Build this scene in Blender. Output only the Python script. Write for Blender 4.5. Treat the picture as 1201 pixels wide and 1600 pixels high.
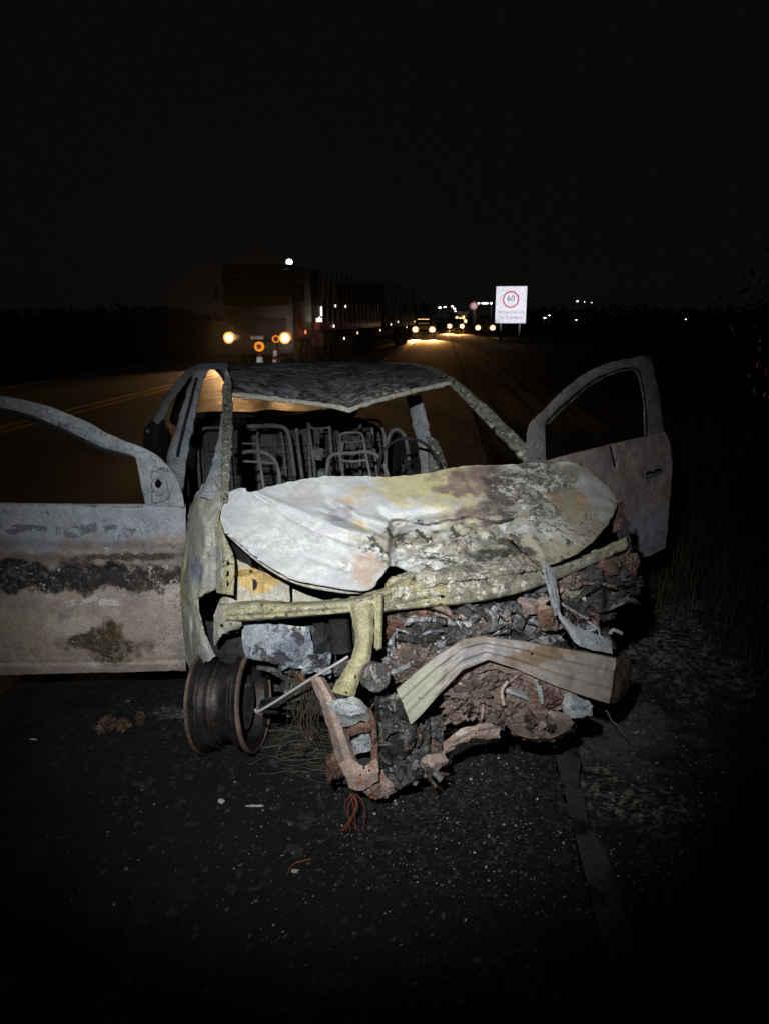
import bpy, bmesh, math, random
from mathutils import Vector, Matrix, noise as mn
random.seed(7)
S = bpy.context.scene
for o in list(bpy.data.objects):
    bpy.data.objects.remove(o)
COL = S.collection
# ------------------------------------------------------------------ camera, world, light
CAM_H, PITCH, F = 1.6, math.radians(14.5), 1180.0
cam_d = bpy.data.cameras.new('camera')
cam = bpy.data.objects.new('camera', cam_d)
COL.objects.link(cam)
cam.location = (0, 0, CAM_H)
cam.rotation_euler = (math.radians(90) - PITCH, 0, 0)
cam_d.sensor_fit = 'VERTICAL'
cam_d.sensor_height = 36
cam_d.lens = F / 1600 * 36
cam_d.clip_start = .05
cam_d.clip_end = 3000
S.camera = cam
S.view_settings.view_transform = 'Standard'
S.view_settings.look = 'None'
S.view_settings.exposure = 0
S.view_settings.gamma = 1
S.view_settings.use_curve_mapping = False
S.render.engine = 'CYCLES'
S.cycles.use_denoising = True
S.cycles.max_bounces = 5
S.cycles.diffuse_bounces = 3
S.cycles.glossy_bounces = 2
S.cycles.transmission_bounces = 3
S.cycles.volume_bounces = 0
S.cycles.caustics_reflective = False
S.cycles.caustics_refractive = False
S.cycles.sample_clamp_indirect = 3
W = bpy.data.worlds.new('World')
S.world = W
W.use_nodes = True
_bg = W.node_tree.nodes['Background']
_bg.inputs[0].default_value = (.0030, .0028, .0026, 1)     # moonless night sky
_bg.inputs[1].default_value = 1.0


def spot(name, loc, target, power, color, angle, blend, radius):
    l = bpy.data.lights.new(name, 'SPOT')
    l.energy = power
    l.color = color
    l.spot_size = math.radians(angle)
    l.spot_blend = blend
    l.shadow_soft_size = radius
    o = bpy.data.objects.new(name, l)
    COL.objects.link(o)
    o.location = loc
    o.rotation_euler = (Vector(target) - Vector(loc)).to_track_quat('-Z', 'Y').to_euler()
    return o


HAZE = .00009
# the hand torch that lights the wreck, and added unseen spots that brighten signs, cones and truck
T_LOC = (-.30, -.10, 2.16)
TORCH = spot('torch_spill', T_LOC, (-.14, 2.62, .80), 385, (.95, .98, 1.0), 58, 1.0, .03)
HOT = spot('torch_hot_spot', T_LOC, (0, 2.62, .74), 360, (1.0, .985, .94), 34, 1.0, .03)
BEAM = spot('fill_beam', (1.5, -2, 1.9), (8.3, 49.9, 2.5), 115000, (.95, .93, 1.0), 4.6, .6, .08)  # added spot, stands in for retroreflection of the white sign

BEAM2 = spot('fill_beam', (-3.3, -4, .85), (-3.2, 21, .72), 4800, (1, .95, .9), 6.2, .9, .08)  # added spot, stands in for shine off the reflective cone bands and plate

# ------------------------------------------------------------------ picture <-> world helpers
CT, ST = math.cos(PITCH), math.sin(PITCH)


def P(px, py, d):                       # a point seen at photo pixel px,py at depth d metres
    u = (px - 600) / F
    v = (800 - py) / F
    return Vector((u * d, d * (CT + v * ST), CAM_H + d * (-ST + v * CT)))


def dY(py, Y):                          # depth of a pixel row at horizontal distance Y
    return Y / (CT + (800 - py) / F * ST)


def PY(px, py, Y):
    return P(px, py, dY(py, Y))


def PZ(px, py, z=0.0):                  # on a horizontal plane
    v = (800 - py) / F
    return P(px, py, (z - CAM_H) / (-ST + v * CT))


YAW = math.radians(20)
CC = Vector((.15, 2.75, 0))
CR = Vector((-math.sin(YAW), math.cos(YAW), 0))
CS = Vector((math.cos(YAW), math.sin(YAW), 0))


def CAR(l, k, z):                       # car frame: lateral, rearward of the front axle, height
    return CC + CS * l + CR * k + Vector((0, 0, z))


# ------------------------------------------------------------------ objects
def link(name, me, mat=None, parent=None, loc=None):
    o = bpy.data.objects.new(name, me)
    COL.objects.link(o)
    if mat is not None:
        me.materials.append(mat)
    if parent is not None:
        o.parent = parent
    if loc is not None:
        o.location = loc
    return o


def wlink(name, me, mat, parent):       # geometry in world coordinates under a placed root
    o = link(name, me, mat)
    if parent is not None:
        o.parent = parent
        r = parent
        m = Matrix.Identity(4)
        chain = []
        while r is not None:
            chain.append(r)
            r = r.parent
        for c in reversed(chain):
            m = m @ c.matrix_parent_inverse @ c.matrix_basis
        o.matrix_parent_inverse = m.inverted()
    return o


def thing(name, label, cat, loc=(0, 0, 0), rz=0, group=None):
    o = bpy.data.objects.new(name, None)
    COL.objects.link(o)
    o.location = loc
    o.rotation_euler = (0, 0, rz)
    o.empty_display_size = .2
    tag(o, label, cat, group)
    return o


def tag(o, label=None, cat=None, group=None, kind=None):
    if label:
        o['label'] = label
    if cat:
        o['category'] = cat
    if group:
        o['group'] = group
    if kind:
        o['kind'] = kind
    return o


def finish(bm, name, sharp=.7, smooth=True):
    bmesh.ops.recalc_face_normals(bm, faces=bm.faces[:])
    me = bpy.data.meshes.new(name)
    bm.to_mesh(me)
    bm.free()
    for p in me.polygons:
        p.use_smooth = smooth
    if smooth:
        me.set_sharp_from_angle(angle=sharp)
    return me


def thicken(bm, t):
    """give an open sheet a back face and rim, t metres behind the visible side"""
    bm.normal_update()
    fs = bm.faces[:]
    be = [(e.verts[0], e.verts[1]) for e in bm.edges if len(e.link_faces) == 1]
    mp = {}
    for v in bm.verts[:]:
        if v.link_faces:
            mp[v] = bm.verts.new(v.co - v.normal * t)
    for f in fs:
        bm.faces.new([mp[v] for v in reversed(f.verts[:])])
    for a, b in be:
        bm.faces.new((a, b, mp[b], mp[a]))


def cr(p0, p1, p2, p3, t):
    return [.5 * ((2 * b) + (-a + c) * t + (2 * a - 5 * b + 4 * c - d) * t * t + (-a + 3 * b - 3 * c + d) * t ** 3)
            for a, b, c, d in zip(p0, p1, p2, p3)]


def resample(pts, n):
    m = len(pts) - 1
    out = []
    for i in range(n):
        s = i / (n - 1) * m
        k = min(int(s), m - 1)
        t = s - k
        g = lambda j: pts[max(0, min(m, j))]
        out.append(cr(g(k - 1), g(k), g(k + 1), g(k + 2), t))
    return out


def relin(pts, n):
    m = len(pts) - 1
    out = []
    for i in range(n):
        q = i / (n - 1) * m
        k = min(int(q), m - 1)
        out.append([a + (b - a) * (q - k) for a, b in zip(pts[k], pts[k + 1])])
    return out


def segdist(x, y, poly):
    best = 1e9
    for (ax, ay), (bx, by) in zip(poly, poly[1:]):
        dx, dy = bx - ax, by - ay
        t = max(0, min(1, ((x - ax) * dx + (y - ay) * dy) / (dx * dx + dy * dy + 1e-9)))
        best = min(best, math.hypot(x - ax - t * dx, y - ay - t * dy))
    return best


def sheet(name, grid, mat, parent, nu=40, nv=20, mode='d', thick=.004, amp=.006, scale=7, ridge=0.0, creases=(),
          holes=(), jag=0.0, seed=0.0, smooth=True, warp=None, crisp=False):
    """beaten sheet metal: rows of control points (pixel, pixel, depth), bent between, dented by noise, given thickness"""
    rs_ = relin if crisp else resample
    rows = [rs_(r, nu) for r in grid]
    cols = [rs_([rows[j][i] for j in range(len(rows))], nv) for i in range(nu)]
    bm = bmesh.new()
    V = [[None] * nv for _ in range(nu)]
    pix = {}
    for i in range(nu):
        for j in range(nv):
            x, y, t = cols[i][j]
            if jag and (i in (0, nu - 1) or j in (0, nv - 1)):
                q = Vector((x * .09, y * .09, seed))
                x += jag * mn.noise(q)
                y += jag * mn.noise(q + Vector((7, 3, 1)))
            for (hx, hy, rx, ry) in holes:
                ex, ey = (x - hx) / rx, (y - hy) / ry
                r = math.hypot(ex, ey)
                if .6 < r < 1.45:
                    x, y = hx + ex / r * rx, hy + ey / r * ry
            d = dY(y, t) if mode == 'y' else t
            w = P(x, y, d)
            q = w * scale + Vector((seed, seed * .7, 0))
            off = amp * mn.fractal(q, .8, 2.1, 4)
            if ridge:
                off += ridge * (1 - abs(mn.noise(q * .55 + Vector((4, 9, 2)))) * 2.2) ** 3
            for poly, ca, cw in creases:
                s = segdist(x, y, poly) / cw
                if s < 4:
                    off += ca * math.exp(-s * s)
            if warp:
                off += warp(x, y)
            V[i][j] = bm.verts.new(P(x, y, d + off))
            pix[(i, j)] = (x, y)
    for i in range(nu - 1):
        for j in range(nv - 1):
            cx = sum(pix[(i + a, j + b)][0] for a in (0, 1) for b in (0, 1)) / 4
            cy = sum(pix[(i + a, j + b)][1] for a in (0, 1) for b in (0, 1)) / 4
            if any(((cx - hx) / rx) ** 2 + ((cy - hy) / ry) ** 2 < .92 for hx, hy, rx, ry in holes):
                continue
            bm.faces.new((V[i][j], V[i + 1][j], V[i + 1][j + 1], V[i][j + 1]))
    bmesh.ops.recalc_face_normals(bm, faces=bm.faces[:])
    fr = bm.faces[:]
    toward = sum(1 if f.normal.dot(cam.location - f.calc_center_median()) > 0 else -1 for f in fr)
    if toward < 0:
        bmesh.ops.reverse_faces(bm, faces=fr)
    if thick:
        thicken(bm, thick)
    loose = [v for v in bm.verts if not v.link_faces]
    bmesh.ops.delete(bm, geom=loose, context='VERTS')
    return wlink(name, finish(bm, name, .45 if crisp else .9, smooth), mat, parent)


def band(name, A, B, mat, parent, n=30, bulge=.02, back=.03, mode='d', amp=.003, scale=20, sq=.6, seed=0.0, sides=12):
    """a hollow pillar or bar seen between two traced edges A and B, closed round the back"""
    a, b = resample(A, n), resample(B, n)
    bm = bmesh.new()
    rings = []
    for i in range(n):
        ring = []
        for s in range(sides):
            ph = 2 * math.pi * s / sides
            c, sn = math.cos(ph), math.sin(ph)
            c = math.copysign(abs(c) ** sq, c)
            sn = math.copysign(abs(sn) ** sq, sn)
            t = (1 - c) / 2
            x, y, d = [p + (q - p) * t for p, q in zip(a[i], b[i])]
            if mode == 'y':
                d = dY(y, d)
            d += -bulge * sn if sn > 0 else -back * sn
            w = P(x, y, d)
            q = w * scale + Vector((seed, 0, seed))
            ring.append(bm.verts.new(w + Vector((mn.noise(q), mn.noise(q + Vector((5, 5, 5))), mn.noise(q + Vector((9, 1, 4))))) * amp))
        rings.append(ring)
    for r0, r1 in zip(rings, rings[1:]):
        for s in range(sides):
            bm.faces.new((r0[s], r0[(s + 1) % sides], r1[(s + 1) % sides], r1[s]))
    bm.faces.new(rings[0])
    bm.faces.new(list(reversed(rings[-1])))
    return wlink(name, finish(bm, name, .8), mat, parent)


def add_tube(bm, pts, r, sides=6, r2=None, cap=True):
    pts = [Vector(p) for p in pts]
    n = len(pts)
    rings = []
    N = None
    for i in range(n):
        t = (pts[min(i + 1, n - 1)] - pts[max(i - 1, 0)]).normalized()
        if N is None:
            up = Vector((0, 0, 1)) if abs(t.z) < .9 else Vector((1, 0, 0))
            N = (up - t * up.dot(t)).normalized()
        else:
            N = (N - t * N.dot(t)).normalized()
        Bn = t.cross(N)
        rr = r + ((r2 if r2 is not None else r) - r) * i / (n - 1)
        rings.append([bm.verts.new(pts[i] + (N * math.cos(2 * math.pi * s / sides) + Bn * math.sin(2 * math.pi * s / sides)) * rr)
                      for s in range(sides)])
    for a, b in zip(rings, rings[1:]):
        for s in range(sides):
            bm.faces.new((a[s], a[(s + 1) % sides], b[(s + 1) % sides], b[s]))
    if cap:
        bm.faces.new(rings[0])
        bm.faces.new(list(reversed(rings[-1])))


def tube(name, pts, r, mat, parent, n=None, sides=8, world=True, r2=None):
    if n:
        pts = resample([tuple(p) for p in pts], n)
    bm = bmesh.new()
    add_tube(bm, pts, r, sides, r2)
    me = finish(bm, name)
    return wlink(name, me, mat, parent) if world else link(name, me, mat, parent)


def add_box(bm, lo, hi, mat=None):
    vs = [bm.verts.new((x, y, z)) for x in (lo[0], hi[0]) for y in (lo[1], hi[1]) for z in (lo[2], hi[2])]
    if mat is not None:
        for v in vs:
            v.co = mat @ v.co
    for f in ((0, 1, 3, 2), (4, 6, 7, 5), (0, 4, 5, 1), (2, 3, 7, 6), (0, 2, 6, 4), (1, 5, 7, 3)):
        bm.faces.new([vs[i] for i in f])
    return vs


def box(name, lo, hi, mat, parent=None, bevel=.0, seg=2):
    bm = bmesh.new()
    add_box(bm, lo, hi)
    if bevel:
        bmesh.ops.bevel(bm, geom=bm.edges[:], offset=bevel, segments=seg, affect='EDGES', profile=.5)
    return link(name, finish(bm, name, .6), mat, parent)


def add_lathe(bm, prof, M, seg=24, close=False):
    """prof: (radius, along) pairs turned about the local z axis of M"""
    rings = []
    for r, z in prof:
        rings.append([bm.verts.new(M @ Vector((r * math.cos(2 * math.pi * s / seg), r * math.sin(2 * math.pi * s / seg), z))) for s in range(seg)])
    pairs = list(zip(rings, rings[1:])) + ([(rings[-1], rings[0])] if close else [])
    for a, b in pairs:
        for s in range(seg):
            bm.faces.new((a[s], a[(s + 1) % seg], b[(s + 1) % seg], b[s]))
    if not close:
        for rg in (rings[0], rings[-1]):
            try:
                bm.faces.new(rg)
            except ValueError:
                pass


def lathe(name, prof, mat, parent=None, M=Matrix.Identity(4), seg=24, close=False, world=False):
    bm = bmesh.new()
    add_lathe(bm, prof, M, seg, close)
    me = finish(bm, name, .6)
    return wlink(name, me, mat, parent) if world else link(name, me, mat, parent)


def add_lump(bm, c, r, seed=0.0, amp=.45, sub=2, scale=1.6):
    """an irregular charred lump with radii r"""
    g = bmesh.ops.create_icosphere(bm, subdivisions=sub, radius=1)
    for v in g['verts']:
        n = v.co.normalized()
        k = 1 + amp * mn.fractal(n * scale + Vector((seed, seed * 1.3, seed * .7)), .7, 2, 4)
        k += .10 * mn.fractal(n * 7 + Vector((seed, 2, 0)), .6, 2, 5) * (1 if sub > 3 else 0)
        v.co = Vector((n.x * r[0] * k, n.y * r[1] * k, n.z * r[2] * k)) + Vector(c)


def lump(name, c, r, mat, parent, seed=0.0, amp=.45, sub=3, scale=1.6):
    bm = bmesh.new()
    add_lump(bm, c, r, seed, amp, sub, scale)
    return wlink(name, finish(bm, name, .5), mat, parent)


# ------------------------------------------------------------------ materials
class NT:
    def __init__(self, name):
        self.m = bpy.data.materials.new(name)
        self.m.use_nodes = True
        self.t = self.m.node_tree
        self.b = self.t.nodes['Principled BSDF']
        self.tc = self.t.nodes.new('ShaderNodeTexCoord')

    def n(self, kind, **kw):
        nd = self.t.nodes.new(kind)
        for k, v in kw.items():
            setattr(nd, k, v)
        return nd

    def l(self, a, b):
        self.t.links.new(a, b)

    def vec(self, seed=0.0, scl=(1, 1, 1)):
        mp = self.n('ShaderNodeMapping')
        mp.inputs['Location'].default_value = (seed * 1.7, seed * .9, seed * 2.3)
        mp.inputs['Scale'].default_value = scl
        self.l(self.tc.outputs['Object'], mp.inputs[0])
        return mp.outputs[0]

    def noise(self, scale, detail=6, rough=.6, seed=0.0, dist=0.0, scl=(1, 1, 1)):
        nd = self.n('ShaderNodeTexNoise')
        nd.inputs['Scale'].default_value = scale
        nd.inputs['Detail'].default_value = detail
        nd.inputs['Roughness'].default_value = rough
        nd.inputs['Distortion'].default_value = dist
        self.l(self.vec(seed, scl), nd.inputs['Vector'])
        return nd.outputs['Fac']

    def ramp(self, v, lo, hi, a=0.0, b=1.0):
        nd = self.n('ShaderNodeMapRange')
        nd.interpolation_type = 'SMOOTHSTEP'
        self.l(v, nd.inputs[0])
        for i, x in enumerate((lo, hi, a, b)):
            nd.inputs[i + 1].default_value = x
        return nd.outputs[0]

    def math(self, op, a, b):
        nd = self.n('ShaderNodeMath', operation=op)
        for i, x in enumerate((a, b)):
            if isinstance(x, (int, float)):
                nd.inputs[i].default_value = x
            else:
                self.l(x, nd.inputs[i])
        return nd.outputs[0]

    def mix(self, fac, a, b):
        nd = self.n('ShaderNodeMix', data_type='RGBA')
        if isinstance(fac, (int, float)):
            nd.inputs[0].default_value = fac
        else:
            self.l(fac, nd.inputs[0])
        for i, x in ((6, a), (7, b)):
            if isinstance(x, tuple):
                nd.inputs[i].default_value = (*x, 1)
            else:
                self.l(x, nd.inputs[i])
        return nd.outputs[2]

    def blob(self, c, r, rough=.5, nscale=14, seed=0.0, soft=.35):
        """1 inside a ragged stain centred on c (object space) with radii r"""
        mp = self.n('ShaderNodeVectorMath', operation='SUBTRACT')
        wn = self.n('ShaderNodeTexNoise')
        wn.inputs['Scale'].default_value = nscale * .9
        wn.inputs['Detail'].default_value = 5
        self.l(self.vec(seed * 3), wn.inputs['Vector'])
        sc = self.n('ShaderNodeVectorMath', operation='MULTIPLY_ADD')
        self.l(wn.outputs['Color'], sc.inputs[0])
        wr = [2.6 * x for x in r]
        sc.inputs[1].default_value = wr
        sc.inputs[2].default_value = [-.5 * x for x in wr]
        ad = self.n('ShaderNodeVectorMath', operation='ADD')
        self.l(self.tc.outputs['Object'], ad.inputs[0])
        self.l(sc.outputs[0], ad.inputs[1])
        self.l(ad.outputs[0], mp.inputs[0])
        mp.inputs[1].default_value = c
        dv = self.n('ShaderNodeVectorMath', operation='DIVIDE')
        self.l(mp.outputs[0], dv.inputs[0])
        dv.inputs[1].default_value = r
        ln = self.n('ShaderNodeVectorMath', operation='LENGTH')
        self.l(dv.outputs[0], ln.inputs[0])
        nz = self.noise(nscale, 12, .74, seed, .4)
        off = self.math('MULTIPLY', self.math('SUBTRACT', nz, .5), .5 + rough * 4)
        m = self.ramp(self.math('ADD', ln.outputs['Value'], off), 1 + soft / 2, 1 - soft / 2)
        return self.math('MULTIPLY', m, self.ramp(self.noise(nscale * 4, 8, .75, seed + 5), .34, .52, .55, 1.0))


def burnt(name, base, base2, patches=(), blobs=(), rough=.75, bump=.35, bscale=45, spec=.25, metal=0.0, grain=.35, lace=(), specks=()):
    k = NT(name)
    c = k.mix(k.ramp(k.noise(5, 7, .65, 1.1), .35, .65), base, base2)
    for (col, scale, lo, hi, seed) in patches:
        c = k.mix(k.ramp(k.noise(scale, 9, .68, seed, .3), lo, hi), c, col)
    for i, bl in enumerate(blobs):
        cen, r, col, rg, ns = bl[:5]
        m = k.blob(tuple(cen), r, rg, ns, 3.3 + i, .12 if len(bl) > 5 else .5)
        if len(bl) > 5:                                   # broken up into flakes
            m = k.math('MULTIPLY', m, k.ramp(k.noise(bl[5][0], 9, .66, 1.7 * i, .5), bl[5][1], bl[5][2]))
        c = k.mix(m, c, col)
    for (col, scale, width, seed, gate) in lace:          # crazed paint: thin wandering lines
        nz = k.noise(scale, 8, .62, seed, .8)
        ln = k.ramp(k.math('ABSOLUTE', k.math('SUBTRACT', nz, .5), 0), 0, width, 1, 0)
        c = k.mix(k.math('MULTIPLY', ln, k.ramp(k.noise(scale * .28, 5, .6, seed + 2), gate, gate + .1)), c, col)
    for (col, scale, thr, seed, gate) in specks:          # flaked spots
        nz = k.noise(scale, 3, .6, seed)
        c = k.mix(k.math('MULTIPLY', k.ramp(nz, thr, thr + .05), k.ramp(k.noise(scale * .07, 5, .6, seed + 2), gate, gate + .1)), c, col)
    g = k.ramp(k.noise(150, 5, .8, 8.2), .32, .66, 1 - grain * 1.3, 1 + grain * .6)
    g = k.math('MULTIPLY', g, k.ramp(k.noise(22, 8, .75, 9.9, .6), .3, .65, 1 - grain * .9, 1 + grain * .35))
    mul = k.n('ShaderNodeVectorMath', operation='MULTIPLY')
    cmb = k.n('ShaderNodeCombineXYZ')
    for i in range(3):
        k.l(g, cmb.inputs[i])
    k.l(c, mul.inputs[0])
    k.l(cmb.outputs[0], mul.inputs[1])
    k.l(mul.outputs[0], k.b.inputs['Base Color'])
    k.b.inputs['Metallic'].default_value = metal
    k.l(k.ramp(k.noise(12, 5, .6, 4.4), .3, .7, rough - .15, min(1, rough + .15)), k.b.inputs['Roughness'])
    k.b.inputs['Specular IOR Level'].default_value = spec
    bp = k.n('ShaderNodeBump')
    bp.inputs['Strength'].default_value = bump
    bp.inputs['Distance'].default_value = .010
    h = k.math('ADD', k.noise(bscale, 8, .7, 6.1), k.math('MULTIPLY', k.noise(bscale * 6, 4, .7, 2.7), .35))
    k.l(h, bp.inputs['Height'])
    k.l(bp.outputs[0], k.b.inputs['Normal'])
    return k.m


def flat(name, col, rough=.7, spec=.3, metal=0.0, emit=None, es=0.0):
    k = NT(name)
    c = k.mix(k.ramp(k.noise(9, 5, .6), .3, .7), tuple(x * .8 for x in col), tuple(min(1, x * 1.15) for x in col))
    k.l(c, k.b.inputs['Base Color'])
    k.b.inputs['Roughness'].default_value = rough
    k.b.inputs['Specular IOR Level'].default_value = spec
    k.b.inputs['Metallic'].default_value = metal
    if emit:
        k.b.inputs['Emission Color'].default_value = (*emit, 1)
        k.b.inputs['Emission Strength'].default_value = es
    return k.m


ASH, ASH2 = (.50, .51, .51), (.36, .38, .40)
OCHRE, RUST, SOOT = (.45, .33, .13), (.20, .085, .04), (.018, .017, .018)
PINK, PINK2 = (.42, .33, .29), (.32, .24, .21)
PURP = (.17, .135, .14)
M_hood = burnt('burnt_hood_metal', (.46, .475, .485), (.40, .415, .43),
               blobs=[(P(690, 765, 3.0), (.26, .30, .15), (.47, .435, .26), .20, 7),
                      (P(690, 752, 3.05), (.10, .30, .05), (.52, .49, .25), .25, 9),
                      (P(668, 800, 2.95), (.13, .2, .055), (.50, .50, .50), .25, 9),
                      (P(748, 768, 3.05), (.20, .26, .115), (.195, .145, .125), .16, 8),
                      (P(860, 790, 3.0), (.30, .40, .24), (.075, .07, .06), .22, 9),
                      (P(820, 745, 3.1), (.14, .3, .07), (.42, .42, .37), .3, 14, (28, .50, .56)),
                      (P(870, 770, 3.0), (.22, .4, .18), (.30, .29, .25), .3, 12, (60, .53, .58)),
                      (P(815, 795, 2.95), (.09, .2, .035), (.44, .43, .38), .35, 16, (30, .44, .50)),
                      (P(840, 832, 2.78), (.18, .2, .09), (.30, .29, .25), .3, 12, (22, .48, .52)),
                      (P(930, 808, 2.85), (.13, .30, .26), (.185, .17, .125), .2, 8),
                      (P(928, 770, 2.95), (.05, .30, .10), (.24, .245, .24), .3, 10),
                      (P(880, 868, 2.68), (.22, .3, .045), (.21, .185, .12), .25, 10),
                      (P(890, 845, 2.75), (.16, .3, .09), (.07, .066, .058), .4, 12, (55, .54, .60)),
                      (P(720, 855, 2.7), (.30, .16, .085), (.26, .25, .20), .25, 8),
                      (P(725, 850, 2.7), (.30, .16, .08), (.055, .05, .045), .3, 12, (17, .50, .54)),
                      (P(690, 865, 2.7), (.22, .16, .05), (.60, .59, .54), .3, 12, (24, .53, .57)),
                      (P(790, 872, 2.7), (.14, .14, .035), (.05, .048, .044), .35, 14),
                      (P(860, 775, 3.0), (.03, .2, .02), (.20, .14, .09), .2, 20), (P(905, 783, 2.9), (.024, .2, .02), (.25, .17, .09), .2, 20),
                      (P(553, 773, 2.95), (.055, .10, .040), (.47, .38, .22), .10, 11),
                      (P(562, 822, 2.8), (.036, .10, .028), (.48, .41, .26), .25, 16),
                      (P(537, 805, 2.85), (.065, .10, .038), (.27, .265, .29), .35, 14),
                      (P(512, 826, 2.8), (.085, .10, .026), (.42, .41, .44), .3, 12),
                      (P(480, 772, 2.9), (.085, .10, .034), (.37, .37, .38), .22, 12),
                      (P(470, 840, 2.75), (.26, .10, .05), (.54, .545, .545), .35, 9, (40, .50, .56)),
                      (P(540, 865, 2.6), (.16, .10, .08), (.55, .55, .54), .35, 9, (30, .50, .56)),
                      (P(568, 888, 2.6), (.055, .10, .070), (.40, .32, .265), .20, 14)],
               bump=.4, bscale=30, grain=.13, specks=[((.25, .245, .24), 60, .66, 2.0, .50)])
M_support = burnt('burnt_yellowed_steel', (.36, .335, .185), (.29, .275, .20),
                  patches=[((.17, .155, .11), 12, .54, .62, 3.0), ((.05, .045, .04), 16, .58, .64, 9.0), ((.46, .46, .41), 12, .58, .66, 1.0)],
                  blobs=[(P(820, 900, 2.65), (.45, .4, .22), (.215, .205, .165), .3, 10), (P(600, 930, 2.5), (.09, .2, .06), (.42, .34, .16), .3, 16, (40, .46, .52)), (P(690, 918, 2.55), (.30, .2, .08), (.52, .51, .44), .3, 10, (20, .52, .56))], bump=.8, lace=[((.07, .06, .045), 16, .02, 3.0, .47), ((.5, .5, .45), 22, .02, 5.0, .5)], specks=[((.06, .055, .05), 80, .60, 2.0, .46)])
M_latch = burnt('burnt_latch_steel', (.35, .325, .18), (.28, .265, .17), patches=[((.2, .19, .15), 20, .58, .7, 2.0)], bump=.6, specks=[((.12, .11, .08), 80, .60, 2.0, .5)])
M_beam = burnt('burnt_beam_steel', (.285, .245, .215), (.215, .19, .17),
               patches=[((.17, .125, .095), 5, .57, .63, 4.0), ((.37, .335, .30), 8, .58, .64, 6.0), ((.19, .19, .20), 6, .58, .66, 2.0)],
               blobs=[(P(650, 1100, 2.4), (.14, .3, .13), (.27, .275, .215), .3, 8), (P(760, 1015, 2.45), (.16, .3, .04), (.27, .26, .26), .3, 9), (P(840, 1022, 2.5), (.16, .3, .03), (.18, .125, .085), .4, 12)], bump=.3, grain=.16, specks=[((.10, .08, .07), 60, .66, 2.0, .52)])
M_rail = burnt('burnt_pale_rail_steel', (.40, .29, .24), (.25, .195, .17), patches=[((.27, .115, .06), 7, .57, .66, 3.0), ((.07, .058, .052), 10, .57, .64, 7.0), ((.46, .40, .37), 9, .60, .66, 5.0)], bump=.6, grain=.3, lace=[((.10, .08, .07), 12, .018, 4.0, .48)], specks=[((.06, .05, .045), 70, .62, 2.0, .5)])
M_rust = burnt('rusted_steel', (.19, .105, .075), (.10, .058, .042), patches=[((.30, .115, .05), 14, .58, .68, 2.0), (SOOT, 18, .56, .66, 5.0), ((.38, .27, .20), 22, .62, .7, 8.0)], bump=1.0, grain=.5, lace=[((.03, .02, .018), 16, .03, 4.0, .45), ((.36, .30, .25), 24, .02, 7.0, .5)])
M_brown0 = burnt('browned_casting', (.20, .15, .125), (.10, .076, .065), patches=[((.30, .235, .20), 12, .57, .65, 2.0), ((.025, .02, .018), 12, .56, .62, 5.0), ((.26, .10, .05), 7, .62, .7, 9.0)], bump=1.0, grain=.45)
M_char = burnt('charred_engine_metal', (.075, .075, .075), (.028, .027, .027), patches=[((.24, .245, .25), 15, .57, .68, 2.0), ((.16, .075, .04), 9, .60, .70, 5.0), ((.012, .012, .012), 22, .58, .66, 8.0)], bump=1.0, grain=.5, lace=[((.34, .33, .31), 18, .02, 4.0, .5)])
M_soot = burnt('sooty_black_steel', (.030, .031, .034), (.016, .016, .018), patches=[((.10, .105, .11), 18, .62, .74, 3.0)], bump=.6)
M_tubes = burnt('sooty_seat_tube', (.17, .175, .18), (.085, .088, .095), patches=[((.30, .31, .31), 14, .62, .7, 3.0)], bump=.3)
M_seat = burnt('sooty_seat_panel', (.075, .08, .088), (.035, .038, .043), patches=[((.13, .135, .14), 13, .64, .69, 3.0), ((.075, .08, .06), 8, .66, .74, 6.0)], bump=.6)
M_roof = burnt('burnt_roof_metal', (.17, .175, .185), (.085, .088, .095), patches=[((.028, .027, .028), 5, .50, .58, 3.0), ((.40, .39, .36), 18, .58, .64, 6.0)],
               blobs=[(P(580, 610, 4.0), (.30, .6, .10), (.50, .49, .43), .3, 10, (30, .50, .55)), (P(440, 590, 4.1), (.3, .8, .1), (.36, .38, .42), .4, 8, (14, .50, .55))], bump=1.0, lace=[((.42, .42, .40), 9, .014, 4.0, .45)])
M_header = burnt('burnt_header_steel', (.56, .55, .47), (.42, .41, .36), patches=[((.06, .06, .055), 50, .57, .63, 3.0)], bump=.6)
M_pillar = burnt('burnt_pillar_metal', (.33, .345, .36), (.23, .24, .255), patches=[((.10, .10, .105), 10, .58, .68, 3.0), ((.46, .46, .45), 20, .60, .68, 6.0)], bump=.6, lace=[((.12, .12, .12), 13, .014, 4.0, .48)], specks=[((.08, .08, .08), 80, .60, 2.0, .5)])
M_speck = burnt('burnt_speckled_pillar', (.23, .23, .19), (.12, .12, .105), patches=[((.46, .45, .38), 40, .54, .60, 3.0), ((.02, .02, .02), 34, .55, .60, 5.0)], bump=.9)
M_fender = burnt('burnt_fender_metal', (.36, .36, .30), (.25, .26, .245),
                 patches=[((.16, .17, .19), 8, .58, .68, 3.0), ((.38, .35, .20), 7, .6, .72, 6.0)],
                 blobs=[(PY(284, 905, 2.9), (.05, .3, .13), (.40, .36, .16), .3, 10), (PY(315, 880, 2.75), (.035, .3, .05), (.19, .21, .26), .4, 16)], bump=.4)
M_panel = burnt('burnt_lamp_panel', (.40, .385, .30), (.34, .34, .32), patches=[((.10, .10, .10), 30, .6, .68, 3.0)],
                blobs=[(P(405, 905, 2.8), (.07, .2, .035), (.48, .33, .12), .35, 16)], bump=.4)
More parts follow.
